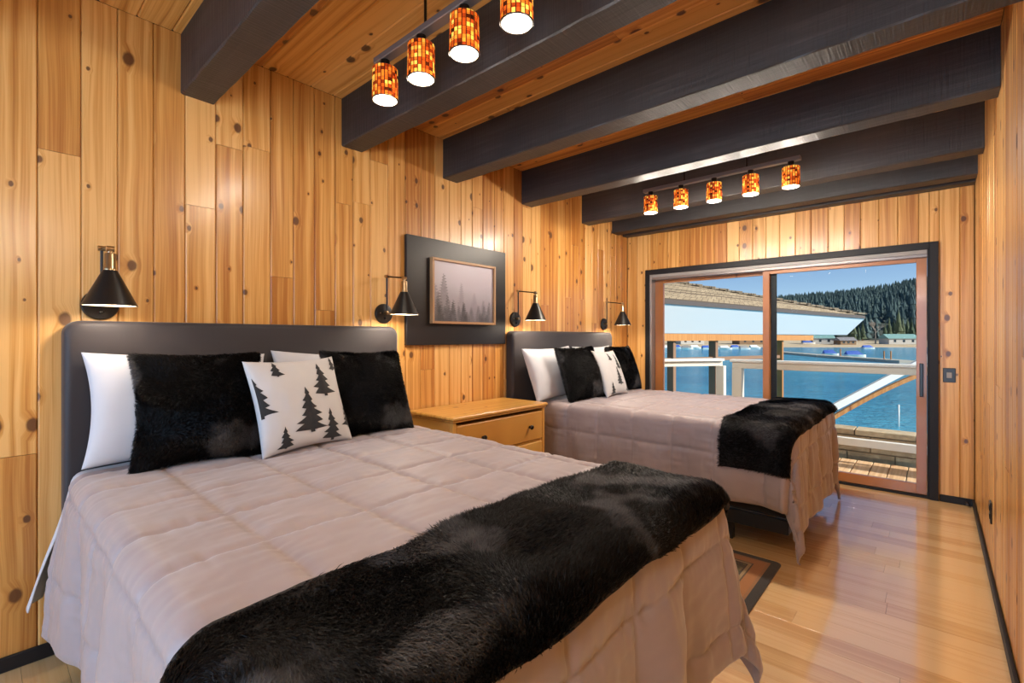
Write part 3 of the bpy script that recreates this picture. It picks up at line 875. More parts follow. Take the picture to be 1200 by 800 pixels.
pillow('fur_cushion', 'fur_base', 0.47, 0.47, 0.17, (0.455, 0.62, zb1), math.radians(21), math.radians(-10), 0, 'large black fur cushion left of the tree print cushion on the near bed', 'cushion', 'black fur cushions', 9, fur=52000)
pillow('fur_cushion', 'fur_base', 0.47, 0.46, 0.16, (0.47, 1.42, zb1), math.radians(20), math.radians(3), math.radians(-1), 'black fur cushion right of the tree print cushion on the near bed', 'cushion', 'black fur cushions', 10, fur=48000)
pillow('tree_cushion', 'linen', 0.45, 0.44, 0.14, (0.555, 1.02, zb1), math.radians(21), math.radians(7), math.radians(1), 'white linen cushion with black pine trees on the near bed', 'cushion', 'tree print cushions', 11, trees=TREES1)
pillow('white_pillow', 'sheet', 0.68, 0.46, 0.17, (0.31, 3.33, zb2), math.radians(20), 0, math.radians(1.5), 'white bed pillow on the far bed nearest to the nightstand', 'pillow', 'white bed pillows', 12)
pillow('white_pillow', 'sheet', 0.68, 0.46, 0.17, (0.29, 4.08, zb2), math.radians(20), 0, 0, 'white bed pillow on the far bed behind the tree print cushion', 'pillow', 'white bed pillows', 13)
pillow('fur_cushion', 'fur_base', 0.47, 0.46, 0.16, (0.53, 3.41, zb2), math.radians(20), math.radians(-7), math.radians(1), 'black fur cushion on the far bed nearest to the nightstand', 'cushion', 'black fur cushions', 14, fur=26000)
pillow('fur_cushion', 'fur_base', 0.47, 0.45, 0.16, (0.46, 4.27, zb2), math.radians(19), math.radians(2), 0, 'black fur cushion on the far bed nearest to the sliding door', 'cushion', 'black fur cushions', 15, fur=26000)
pillow('tree_cushion', 'linen', 0.44, 0.43, 0.13, (0.60, 3.78, zb2), math.radians(22), math.radians(5), math.radians(-1), 'white linen cushion with black pine trees on the far bed', 'cushion', 'tree print cushions', 16, trees=TREES2)

# ------------------------------------------------------------------ nightstand
NY0, NY1, NX, NZ = 1.955, 2.885, 0.47, 0.80
ns = empty('nightstand', (0, 0, 0)); tag(ns, 'honey pine chest of drawers between the two beds', 'nightstand')
def nb(name, a, b_, mat='pine_furn', parent=ns, bev=0.003, rot=None):
    c = [(a[i] + b_[i]) / 2 for i in range(3)]; hsz = [(b_[i] - a[i]) / 2 for i in range(3)]
    o = MB()
    # local x along the longest side, so the grain follows it
    ax = max(range(3), key=lambda i: hsz[i])
    if ax == 0: o.box((-hsz[0], -hsz[1], -hsz[2]), (hsz[0], hsz[1], hsz[2]), bev); R = Matrix.Identity(4)
    elif ax == 1: o.box((-hsz[1], -hsz[0], -hsz[2]), (hsz[1], hsz[0], hsz[2]), bev); R = Matrix.Rotation(PI / 2, 4, 'Z')
    else:
        o.box((-hsz[2], -hsz[1], -hsz[0]), (hsz[2], hsz[1], hsz[0]), bev); R = Matrix.Rotation(-PI / 2, 4, 'Y')
    ob = o.build(name, mat, parent)
    R.translation = Vector(c); ob.matrix_local = R
    return ob
nb('top', (0.016, NY0 - 0.015, NZ - 0.022), (NX + 0.02, NY1 + 0.015, NZ), bev=0.006)
nb('moulding', (0.02, NY0 - 0.006, NZ - 0.036), (NX + 0.010, NY1 + 0.006, NZ - 0.022), bev=0.004)
nb('side_panel', (0.02, NY0, 0.06), (NX - 0.03, NY0 + 0.02, NZ - 0.036))
nb('side_panel', (0.02, NY1 - 0.02, 0.06), (NX - 0.03, NY1, NZ - 0.036))
nb('back_panel', (0.02, NY0 + 0.02, 0.06), (0.032, NY1 - 0.02, NZ - 0.036))
nb('stile', (NX - 0.03, NY0, 0.0), (NX, NY0 + 0.03, NZ - 0.036))
nb('stile', (NX - 0.03, NY1 - 0.03, 0.0), (NX, NY1, NZ - 0.036))
nb('stile', (0.02, NY0, 0.0), (0.05, NY0 + 0.03, 0.06)); nb('stile', (0.02, NY1 - 0.03, 0.0), (0.05, NY1, 0.06))
zs = [0.07, 0.30, 0.53, NZ - 0.045]
for k in range(3):
    nb('rail', (NX - 0.03, NY0 + 0.03, zs[k] - 0.012), (NX - 0.004, NY1 - 0.03, zs[k]))
    d_ = nb('drawer', (0.06, NY0 + 0.034, zs[k] + 0.004), (NX + 0.004, NY1 - 0.034, zs[k + 1] - 0.014), bev=0.006)
    inv = d_.matrix_basis.inverted()
    for ky in (2.21, 2.695):
        kb = MB().lathe([(0, 0), (0.009, 0), (0.008, 0.012), (0.014, 0.016), (0.0175, 0.022), (0.016, 0.030), (0.008, 0.034), (0, 0.034)], 16, axis='X').build('knob', 'bronze', d_, True)
        kb.matrix_local = inv @ Matrix.Translation((NX + 0.004, ky, (zs[k] + zs[k + 1]) / 2 - 0.004))

# ------------------------------------------------------------------ black panel and framed print on the wall
PY0, PY1, PZ0, PZ1 = 1.93, 2.922, 1.243, 2.0
pan = tag(MB().box((0.0, PY0, PZ0), (0.03, PY1, PZ1), 0.003).build('backing_panel', 'panel'), 'wide black panel hung on the pine wall behind the framed print', 'panel')
fp = empty('framed_print', (0.03, 2.447, 1.63)); tag(fp, 'misty forest print in a narrow wooden frame on the black panel', 'picture')
hw, hh, fwid = 0.322, 0.234, 0.018
for nm, a, b_ in (('frame_side', (-hw, -hh, 0), (-hw + fwid, hh, 0.035)), ('frame_side', (hw - fwid, -hh, 0), (hw, hh, 0.035)), ('frame_side', (-hw + fwid, hh - fwid, 0), (hw - fwid, hh, 0.035)), ('frame_side', (-hw + fwid, -hh, 0), (hw - fwid, -hh + fwid, 0.035))):
    L, W = b_[0] - a[0], b_[1] - a[1]
    if L > W: nb(nm, (a[2], a[0], a[1]), (b_[2], b_[0], b_[1]), 'frame_wood', fp, 0.002)
    else: nb(nm, (a[2], a[0], a[1]), (b_[2], b_[0], b_[1]), 'frame_wood', fp, 0.002)
# the print: flat sheet coloured per vertex
nx, nz_ = 170, 124
gy = np.linspace(-hw + fwid, hw - fwid, nx); gz = np.linspace(-hh + fwid, hh - fwid, nz_)
Yg, Zg = np.meshgrid(gy, gz, indexing='ij')
V, F = grid_mesh(np.stack([np.full_like(Yg, 0.018), Yg, Zg], -1))
me = np_mesh('print', V, F, False)
uu = (Yg - gy[0]) / (gy[-1] - gy[0]); vv = (Zg - gz[0]) / (gz[-1] - gz[0])
nzz = VN[17]
base = np.array([0.46, 0.42, 0.46])[None, None] * np.ones((nx, nz_, 1)) * (0.80 + 0.35 * vv[..., None])
base *= (1 - 0.30 * np.clip(0.4 - uu, 0, 1)[..., None])
base *= (0.62 + 0.38 * np.clip(vv * 1.5 + 0.25 * uu, 0, 1))[..., None] * np.array([0.96, 0.98, 1.06])
fog = np.clip(0.75 - vv * 1.1 + (nzz.fbm(uu * 4, vv * 5) - 0.5) * 0.7, 0, 1)
base = base * (1 - 0.45 * fog[..., None]) + np.array([0.16, 0.14, 0.16]) * 0.45 * fog[..., None]
def add_tree(cx, zb, zt, w, alpha, colr):
    global base
    g = np.clip((vv - zb) / (zt - zb), 0, 1); tier = (g * 9) % 1
    hwid = w * (1 - g) ** 0.85 * (1.15 - 0.5 * tier) + 0.003
    inside = (np.abs(uu - cx + 0.012 * np.sin(g * 60)) < hwid) & (vv < zt)
    fade = np.clip((vv - zb + 0.1) / 0.12, 0, 1)
    a = inside * alpha * np.where(vv > zb, 1, 0.9) * (0.55 + 0.45 * g) * (0.8 + 0.4 * (nzz.fbm(uu * 30, vv * 30, 2) - 0.3))
    a = np.clip(a, 0, 1)[..., None]; base = base * (1 - a) + np.array(colr) * a
rr = random.Random(4)
for cx, zb, zt, w, al in [(0.16, 0.35, 0.80, 0.085, 0.75), (0.44, 0.32, 0.68, 0.05, 0.45), (0.66, 0.3, 0.52, 0.05, 0.3), (0.82, 0.2, 0.40, 0.05, 0.5), (0.93, 0.2, 0.38, 0.05, 0.55), (0.03, 0.1, 0.62, 0.09, 0.5), (0.08, 0.05, 0.5, 0.10, 0.6)]: add_tree(cx, zb, zt, w, al, (0.05, 0.045, 0.055))
for k in range(16):
    cx = rr.random(); zt = 0.12 + 0.22 * rr.random() + 0.12 * (cx < 0.5); add_tree(cx, 0, zt, 0.06, 0.65, (0.035, 0.035, 0.042))
for cx, zt in ((0.30, 0.33), (0.48, 0.34), (0.10, 0.28)): add_tree(cx, 0, zt, 0.07, 0.9, (0.018, 0.018, 0.022))
ca = me.color_attributes.new('print', 'FLOAT_COLOR', 'POINT')
ca.data.foreach_set('color', np.concatenate([np.clip(base, 0, 1), np.ones((nx, nz_, 1))], -1).astype(np.float32).ravel())
t = NT('forest_print'); at_n = t.n('VertexColor', layer_name='print'); t.bsdf(at_n.outputs[0], 0.4); M['print'] = t.m
link('print', me, 'print', fp)['label'] = 'misty grey forest print'

# ------------------------------------------------------------------ swing-arm wall sconces
def sconce():
    e = empty('wall_sconce', (0, 0, 0)); tag(e, 'sconce', 'sconce', 'black swing-arm wall sconces')
    pl = MB().lathe([(0, 0), (0.064, 0), (0.064, 0.012), (0.060, 0.018), (0.040, 0.022), (0, 0.023)], 32, axis='X').build('wall_plate', 'black_metal', e, True, sharp=40)
    MB().lathe([(0, 0.022), (0.009, 0.022), (0.009, 0.030), (0.006, 0.036), (0, 0.036)], 12, c=(0, 0.0, -0.030), axis='X').build('switch_knob', 'black_metal', pl, True, sharp=40)
    for sy in (-0.035, 0.035): MB().lathe([(0, 0.018), (0.005, 0.018), (0.004, 0.026), (0, 0.026)], 10, c=(0, sy, 0.003), axis='X').build('screw', 'brass', pl, True, sharp=40)
    MB().lathe([(0, 0.02), (0.012, 0.02), (0.012, 0.05), (0, 0.052)], 14, c=(0, 0, 0.004), axis='X').build('pivot', 'brass', e, True, sharp=40)
    MB().tube([(0.043, 0, 0.004), (0.043, 0, 0.24)], 0.0058, 10).build('vertical_arm', 'black_metal', e, True, sharp=40)
    MB().lathe([(0, -0.013), (0.011, -0.013), (0.011, 0.013), (0, 0.013)], 14, c=(0.043, 0, 0.24), axis='Y').build('elbow', 'brass', e, True, sharp=40)
    MB().tube([(0.043, 0.0, 0.24), (0.235, 0.0, 0.215)], 0.0052, 10).build('swing_arm', 'bronze', e, True, sharp=40)
    so = MB().lathe([(0, 0.048), (0.008, 0.048), (0.008, 0.026), (0.016, 0.024), (0.0185, 0.018), (0.0185, -0.030), (0.021, -0.034), (0.021, -0.044), (0, -0.044)], 20, c=(0.232, 0, 0.172)).build('lamp_socket', 'brass', e, True, sharp=35)
    MB().lathe([(0, -0.012), (0.012, -0.012), (0.012, 0.012), (0, 0.012)], 14, c=(0.232, 0, 0.214), axis='Y').build('joint', 'brass', e, True, sharp=40)
    zt, zb_ = 0.128, -0.012
    sh = MB().lathe([(0.020, zt), (0.024, zt), (0.0885, zb_), (0.0895, zb_ - 0.002), (0.087, zb_ - 0.001)], 40, c=(0.232, 0, 0)).build('shade', 'black_metal', e, True, sharp=50)
    MB().lathe([(0.0, zt - 0.002), (0.021, zt - 0.003), (0.0862, zb_)], 40, c=(0.232, 0, 0)).build('shade_lining', 'sconce_in', sh, True)
    MB().lathe([(0, 0.10), (0.012, 0.098), (0.022, 0.07), (0.024, 0.05), (0.017, 0.034), (0, 0.028)], 16, c=(0.232, 0, 0)).build('bulb', 'bulb', e, True)
    return e
S0 = sconce()
spots = [(0.352, 1.437, 'black swing-arm sconce at the far left, over the near headboard\'s left corner'),
         (1.765, 1.452, 'black swing-arm sconce on the wall just left of the black panel'),
         (3.068, 1.452, 'black swing-arm sconce just right of the black panel, over the far headboard'),
         (4.536, 1.44, 'black swing-arm sconce nearest to the sliding door')]
def bulb_light(name, loc, power, radius, color=WARM, parent=None):
    d = bpy.data.lights.new(name, 'POINT'); d.energy = power; d.shadow_soft_size = radius; d.color = color
    o = bpy.data.objects.new(name, d); COL.objects.link(o); o.location = loc
    if parent is not None: o.parent = parent
    return o
for i, (y, z, lab) in enumerate(spots):
    o = S0 if i == 0 else copy_tree(S0)
    o.location = (0.0, y, z); o['label'] = lab
    bulb_light('sconce_light', (0.232, 0, 0.018), SCONCE_W, 0.02, parent=o)

# ------------------------------------------------------------------ track lights with amber mosaic shades
def cyl_uv(r0, r1, z0, z1, n=32):
    """outer cylinder with uv"""
    me = bpy.data.meshes.new('shade'); vs = []; fs = []
    for i in range(n + 1):
        a = 2 * PI * i / n; vs += [(r0 * math.cos(a), r0 * math.sin(a), z0), (r1 * math.cos(a), r1 * math.sin(a), z1)]
    for i in range(n): fs.append((2 * i, 2 * i + 2, 2 * i + 3, 2 * i + 1))
    me.from_pydata(vs, [], fs); uvl = me.uv_layers.new(name='UVMap')
    for p in me.polygons:
        for li, vi in zip(p.loop_indices, p.vertices): uvl.data[li].uv = (vi // 2 / n, vi % 2)
        p.use_smooth = True
    return me
R_S, H_S = 0.056, 0.134
SHADE_ME = cyl_uv(R_S, R_S * 0.97, 0, H_S)
def pendant():
    e = empty('pendant')
    s_ = link('shade', SHADE_ME, 'mosaic', e)
    MB().lathe([(R_S - 0.004, 0.0), (R_S - 0.004, H_S - 0.003), (0.0, H_S - 0.003)], 32).build('shade_lining', 'shade_in', s_, True)
    MB().lathe([(R_S - 0.005, 0.0), (R_S - 0.005, -0.0015), (R_S + 0.001, -0.0015), (R_S + 0.001, 0.002)], 32).build('rim', 'bronze', s_, True)
    MB().lathe([(R_S * 0.98, H_S), (R_S * 0.9, H_S + 0.003), (0.02, H_S + 0.004), (0.02, H_S + 0.04), (0, H_S + 0.04)], 24).build('socket_cap', 'bronze', s_, True, sharp=40)
    MB().lathe([(0, 0.10), (0.018, 0.098), (0.03, 0.075), (0.03, 0.06), (0.018, 0.04), (0, 0.034)], 14).build('bulb', 'bulb', s_, True)
    return s_, e
_sh, _e = pendant()
bpy.data.objects.remove(_e)
def track(y, xs, zsh, label, first, watts):
    """bar above a row of shades; zsh is the lower rim of the shades"""
    e = empty('track_light', ((xs[0] + xs[-1]) / 2, y, ZC)); tag(e, label, 'track light', 'amber track lights')
    bz = zsh + H_S + 0.04 - ZC
    x0 = xs[0] - 0.06 - e.location.x; x1 = xs[-1] + 0.06 - e.location.x
    MB().box((x0, -0.022, bz), (x1, 0.022, bz + 0.028), 0.003).build('bar', 'grey_metal', e)
    for q in (0.3, 0.7):
        xx = x0 + (x1 - x0) * q
        MB().tube([(xx, 0, bz + 0.028), (xx, 0, 0.0)], 0.006, 8).build('hanger_rod', 'bronze', e, True, sharp=40)
        MB().lathe([(0, -0.012), (0.03, -0.012), (0.034, 0), (0, 0)], 16, c=(xx, 0, 0)).build('ceiling_cup', 'bronze', e, True, sharp=40)
    for k, xx in enumerate(xs):
        if first and k == 0: s_ = _sh; s_.parent = e
        else: s_ = copy_tree(_sh, e)
        s_.location = (xx - e.location.x, 0, zsh - ZC)
        bulb_light('lamp_light', (xx - e.location.x, 0, zsh - ZC + 0.002), watts, 0.045, parent=e)
ZS = 2.338
track(1.19, [0.895 + 0.256 * k for k in range(5)], ZS, 'near track light, dark bar with a row of amber mosaic shades at the photo\'s top', True, NEAR_W)
track(3.74, [0.925 + 0.258 * k for k in range(5)], ZS, 'far track light, dark bar with five amber mosaic shades between the beams', False, FAR_W)
# invented opal globe lamp, out of view over the camera, adds fill light
gp = empty('added_globe', (2.55, 0.17, ZC)); tag(gp, 'unseen opal globe lamp added over the camera for fill light', 'added fill lamp')
t = NT('opal_glass'); t.bsdf((0.9, 0.9, 0.88), 0.4, Emission_Color=(1.0, 0.88, 0.74), Emission_Strength=1.5); M['opal'] = t.m
MB().lathe([(0, 0), (0.06, 0), (0.055, -0.02), (0.008, -0.024), (0.008, -0.50), (0.03, -0.505), (0.035, -0.545), (0, -0.545)], 20).build('stem', 'bronze', gp, True, sharp=40)
MB().lathe([(0.0, -0.545)] + [(0.13 * math.sin(PI * k / 12), -0.672 + 0.13 * math.cos(PI * k / 12)) for k in range(1, 12)] + [(0.0, -0.802)], 24).build('globe', 'opal', gp, True)
bulb_light('added_globe_light', (0, 0, -0.672), GLOBE_W, 0.14, parent=gp)

# ------------------------------------------------------------------ rug between the beds
t = NT('lodge_rug'); v = t.coords()
sx = t.n('SeparateXYZ'); t.l(v, sx.inputs[0])
dx_ = t.math('SUBTRACT', 0.76, t.math('ABSOLUTE', sx.outputs[0])); dy_ = t.math('SUBTRACT', 0.50, t.math('ABSOLUTE', sx.outputs[1]))
ed = t.math('MINIMUM', dx_, dy_)
pat = t.noise(v, 22, 3, 0.6)
leaf = t.ramp(pat, [(0.42, (0.030, 0.022, 0.012)), (0.5, (0.07, 0.065, 0.022)), (0.58, (0.16, 0.11, 0.05)), (0.66, (0.09, 0.02, 0.01))], 'CONSTANT')
band = t.ramp(ed, [(0.0, (0.010, 0.009, 0.009)), (0.045, (0.22, 0.10, 0.035)), (0.06, (0.28, 0.11, 0.03)), (0.115, (0.05, 0.03, 0.015)), (0.125, (0.25, 0.18, 0.09)), (0.14, (0.03, 0.02, 0.012))], 'CONSTANT')
inner = t.math('GREATER_THAN', ed, 0.15)
b = t.bsdf(t.mix(inner, band, leaf), 0.95, Sheen_Weight=0.2)
t.bump(b, t.noise(v, 260, 2), 0.5, 0.004)
M['rug'] = t.m
rug = MB()
rc = 0.03; pts = []
for cx, cy, a0 in ((0.76 - rc, 0.5 - rc, 0), (-0.76 + rc, 0.5 - rc, PI / 2), (-0.76 + rc, -0.5 + rc, PI), (0.76 - rc, -0.5 + rc, 1.5 * PI)):
    for k in range(6): a = a0 + PI / 2 * k / 5; pts.append((cx + rc * math.cos(a), cy + rc * math.sin(a)))
m = len(pts)
rug.add([(x, y, 0.0) for x, y in pts] + [(x, y, 0.007) for x, y in pts] + [(x * 0.994, y * 0.99, 0.010) for x, y in pts],
        [tuple(range(m - 1, -1, -1)), tuple(range(2 * m, 3 * m))] + [(i, (i + 1) % m, m + (i + 1) % m, m + i) for i in range(m)] + [(m + i, m + (i + 1) % m, 2 * m + (i + 1) % m, 2 * m + i) for i in range(m)])
ro = rug.build('area_rug', 'rug', loc=(1.29, 2.55, 0.0))
tag(ro, 'dark patterned lodge rug with a rust border lying between the beds', 'rug')

# ================================================================== OUTSIDE
LAKE = -3.2
# deck
dk = empty('deck', (0, 0, 0)); tag(dk, 'small sunlit plank deck outside the sliding door', kind='structure')
x = -1.6
while x < 4.6:
    place_board('deck_plank', 1.05, 0.134, 0.035, 'deck', dk, (x + 0.07, YF + 0.15 + 0.525, -0.055), (0, 1, 0), (0, 0, 1), 0.004); x += 0.1415
MB().box((-1.6, YF + 0.16, -0.22), (4.6, YF + 0.20, -0.056)).build('joist', 'cedar_out', dk)
MB().box((-1.6, YF + 1.12, -0.22), (4.6, YF + 1.16, -0.056)).build('joist', 'cedar_out', dk)
# low block wall beyond the deck
t = NT('tan_block'); v = t.coords(rnd=20.0)
c = t.ramp(t.math('ADD', t.noise(v, 14, 4), t.math('MULTIPLY_ADD', t.random(), 0.3, -0.15)), [(0.3, (0.36, 0.26, 0.16)), (0.7, (0.56, 0.44, 0.29))])
b = t.bsdf(c, 0.9); t.bump(b, t.noise(v, 60, 3), 0.5, 0.01); M['block'] = t.m
M['mortar'] = flat('mortar', (0.30, 0.23, 0.16), 0.95)
bw = tag(MB().box((-1.6, 6.47, -0.6), (4.8, 6.67, 0.215)).build('garden_wall', 'mortar'), 'low tan block wall just beyond the deck', 'wall')
for r in range(4):
    z1 = 0.21 - r * 0.175; x = -1.6 + (0.21 if r % 2 else 0.0)
    while x < 4.4:
        o = MB().box((-0.205, -0.012, -0.082), (0.205, 0.012, 0.082), 0.004).build('block', 'block', bw)
        o.location = (x + 0.21, 6.46 + random.uniform(-0.002, 0.002), z1 - 0.085); x += 0.42
x = -1.6
while x < 4.6:
    o = MB().box((-0.255, -0.13, -0.03), (0.255, 0.13, 0.03), 0.006).build('cap_stone', 'block', bw)
    o.location = (x + 0.26, 6.565, 0.25); x += 0.52
# white deck railing
RY = 6.14
rl = empty('deck_railing', (0, 0, 0)); tag(rl, 'white wooden deck railing running right from its corner post', 'railing')
MB().box((0.86, RY - 0.045, 0.925), (4.6, RY + 0.045, 1.0), 0.004).build('top_rail', 'shaded_white_paint', rl)
MB().box((0.84, RY - 0.075, 1.0), (4.6, RY + 0.075, 1.03), 0.005).build('cap_rail', 'white_paint', rl)
MB().box((0.97, RY - 0.03, 0.155), (4.6, RY + 0.03, 0.235), 0.004).build('bottom_rail', 'white_paint', rl)
for px in (0.86, 3.3): MB().box((px, RY - 0.055, -0.02), (px + 0.11, RY + 0.055, 0.925), 0.004).build('post', 'shaded_white_paint', rl)
r2 = empty('stair_railing', (0, 0, 0)); tag(r2, 'short white railing left of the corner post, behind the fixed glass panel', 'railing')
pa, pb = at(758, 6.1), at(845, 6.35)
def rb(name, a, b_, z, w, h, mat, parent): return MB().beam((a.x, a.y, z), (b_.x, b_.y, z), w, h).build(name, mat, parent)
rb('top_rail', pa, pb, 0.955, 0.06, 0.07, 'shaded_white_paint', r2)
rb('cap_rail', pa, pb, 1.003, 0.14, 0.03, 'white_paint', r2)
rb('bottom_rail', pa, pb, 0.2, 0.05, 0.07, 'white_paint', r2)
for p in (pa, pb): MB().box((p.x - 0.05, p.y - 0.05, -0.02), (p.x + 0.05, p.y + 0.05, 0.92), 0.004).build('post', 'shaded_white_paint', r2)
MB().beam(at(945, 7.0, 0.057), at(1112, 7.0, 1.153), 0.05, 0.10).build('stair_handrail', 'white_paint')
tag(bpy.data.objects['stair_handrail'], 'sloping white board rising behind the deck railing', 'handrail')
cv = MB(); pts = []
for k in range(13):
    g = k / 12; p = at(955 + 150 * g, 7.4, -0.13 + 0.98 * g + 0.32 * g * (1 - g)); pts.append(p)
for a, b_ in zip(pts[:-1], pts[1:]): cv.beam(a, b_ + (b_ - a) * 0.02, 0.05, 0.06)
tag(cv.build('curved_rail', 'cedar_out'), 'curved cedar rail rising below the sloping white board', 'rail')
tag(MB().tube([at(1053, 24, LAKE - 0.5), at(1053, 24, LAKE + 1.1)], 0.04, 8).build('marker_pole', 'white_paint', smooth=True), 'thin white marker pole standing in the shallow water', 'pole')

# lake
t = NT('lake_water'); v = t.coords()
h = t.math('ADD', t.noise(t.vscale(v, (1.0, 1.6, 1)), 1.1, 4, 0.6), t.math('MULTIPLY', t.noise(v, 0.15, 3), 1.0))
c = t.ramp(t.noise(t.vscale(v, (0.02, 0.05, 1)), 1.0, 3), [(0.35, (0.035, 0.25, 0.43)), (0.65, (0.09, 0.42, 0.60))])
b = t.bsdf(c, 0.12); b.inputs['Specular IOR Level'].default_value = 0.5
t.bump(b, h, 1.0, 0.35); M['water'] = t.m
lake = MB().box((-900, -500, LAKE - 0.3), (900, 1500, LAKE)).build('lake', 'water'); tag(lake, 'rippled blue lake', 'lake', kind='structure')

# far shore: sand strip, then a wooded hill
t = NT('sand'); v = t.coords(); t.bsdf(t.ramp(t.noise(v, 0.08, 4), [(0.3, (0.50, 0.37, 0.22)), (0.7, (0.66, 0.53, 0.36))]), 0.95); M['sand'] = t.m
t = NT('forest_floor'); v = t.coords(); t.bsdf(t.ramp(t.noise(v, 0.06, 4), [(0.35, (0.030, 0.045, 0.040)), (0.7, (0.075, 0.085, 0.065))]), 0.95); M['hill'] = t.m
t = NT('hazy_pine'); v = t.coords(); t.bsdf(t.ramp(t.noise(v, 0.05, 5, 0.7), [(0.3, (0.030, 0.060, 0.068)), (0.55, (0.055, 0.095, 0.095)), (0.75, (0.09, 0.125, 0.105))]), 0.9); M['forest'] = t.m  # bluish distance haze is mixed into the tree colour
t = NT('shore_pine'); v = t.coords(); t.bsdf(t.mix(t.random(), (0.035, 0.060, 0.030), (0.095, 0.115, 0.055)), 0.9); M['shore_pine'] = t.m

def ridge_v(u): return np.interp(u, [300, 700, 860, 920, 980, 1027, 1073, 1150, 1300], [386, 372, 356, 348, 343, 337, 328, 318, 300])
def ground_z(u, F):
    """lake shore at F=205, hill foot at 290, ridge at 900"""
    shore = LAKE + np.clip((F - 203) / 90, 0, 1) * 3.0 - 0.4
    top = 1.3 + (V0 - ridge_v(u) - 5) / FPX * 900
    g = np.clip((F - 300) / 600, 0, 1)
    return np.where(F < 300, shore, -0.6 + (top + 0.6) * g ** 0.85)
us = np.linspace(250, 1350, 80); Fs = np.array([200, 206, 215, 230, 250, 275, 300, 340, 400, 470, 550, 650, 760, 900, 930, 980])
U, FF = np.meshgrid(us, Fs, indexing='ij')
Z = ground_z(U, FF); Z = np.where(FF > 905, Z - (FF - 900) * 0.8, Z) + (VN[18].fbm(U / 40, FF / 60) - 0.5) * np.clip((FF - 300) / 200, 0, 1) * 10
Pg = CAM[None, None] * [1, 1, 0] + FF[..., None] * (FWD + RGT * ((U - 600) / FPX)[..., None]); Pg[..., 2] = Z
def patch(name, i0, i1, mat, label):
    V, F = grid_mesh(Pg[:, i0:i1 + 1]); o = link(name, np_mesh(name, V, F[:, ::-1]), mat)
    return tag(o, label, 'land', kind='structure')
patch('shore', 0, 6, 'sand', 'sandy far shore of the lake')
patch('hill', 6, 15, 'hill', 'wooded hill beyond the lake')

def tree_cone(tiers, n=7, h=1.0, w=0.22, rn=random):
    vs = []; fs = []
    for k in range(tiers):
        z0 = h * (0.10 + 0.78 * k / tiers); z1 = z0 + h * (0.34 if k < tiers - 1 else 0.12 + 0.78 / tiers); z1 = min(z1, h)
        r = w * (1 - 0.82 * k / tiers); o = len(vs)
        for i in range(n):
            a = 2 * PI * i / n + k; rr = r * rn.uniform(0.75, 1.2)
            vs.append((rr * math.cos(a), rr * math.sin(a), z0 - h * 0.03 * rn.random()))
        vs.append((0, 0, z1))
        for i in range(n): fs.append((o + i, o + (i + 1) % n, o + n))
    return np.array(vs), np.array(fs)
protos = [tree_cone(3, 6), tree_cone(4, 6, w=0.18), tree_cone(3, 6, w=0.27)]
rg = np.random.default_rng(3); Vs = []; Fs_ = []; off = 0
nT = 5200
uu_ = rg.uniform(560, 1180, nT); ff_ = 300 + 610 * rg.random(nT) ** 0.8
zz_ = ground_z(uu_, ff_)
for k in range(nT):
    pv, pf = protos[k % 3]; hgt = rg.uniform(9, 17)
    a = rg.uniform(0, 6.28); ca_, sa_ = math.cos(a), math.sin(a)
    p = at(uu_[k], ff_[k], zz_[k] - 1.0)
    q = pv * hgt; q = np.stack([q[:, 0] * ca_ - q[:, 1] * sa_, q[:, 0] * sa_ + q[:, 1] * ca_, q[:, 2]], 1) + np.array(p)
    Vs.append(q); Fs_.append(pf + off); off += len(pv)
fo = link('forest', np_mesh('forest', np.vstack(Vs), np.vstack(Fs_), False), 'forest'); tag(fo, 'dense conifer forest covering the hill across the lake', 'forest', kind='stuff')

# taller conifers along the far shore
def conifer_proto(tiers, w, seed):
    rn = random.Random(seed); v_, f_ = tree_cone(tiers, 9, 1.0, w, rn)
    me = np_mesh('crown', v_, f_, False); me.materials.append(M['shore_pine'])
    tm = MB().tube([(0, 0, -0.02), (0, 0, 0.3)], [0.018, 0.012], 6).mesh('trunk'); tm.materials.append(M['cedar_out'])
    return me, tm
CP = [conifer_proto(6, 0.16, 1), conifer_proto(7, 0.13, 2), conifer_proto(5, 0.20, 3)]
rn = random.Random(9)
ORD = ['leftmost', 'second', 'third', 'fourth', 'fifth', 'sixth', 'seventh', 'eighth', 'ninth', 'tenth', 'eleventh', 'twelfth', 'thirteenth', 'fourteenth', 'fifteenth', 'sixteenth']
cu = [1000, 1006, 1011, 1037, 1042, 1047.5, 1053, 1058, 1063.5, 1068, 1073]
for k, u in enumerate(cu):
    F_ = (268, 282, 294)[k % 3] + rn.uniform(-3, 3); hgt = rn.uniform(11, 19)
    e = empty('conifer', at(u, F_, float(ground_z(u, F_)) - 0.1), rn.uniform(0, 6)); e.scale = (hgt, hgt, hgt)
    side = 'left' if u < 1026 else 'right'
    j = k if u < 1026 else k - 3
    tag(e, 'tall conifer on the far shore, %s of those %s of the pale bare tree' % (ORD[j], side), 'tree', 'conifers along the far shore')
    a, b_ = CP[k % 3]
    link('crown', a, None, e); link('trunk', b_, None, e)
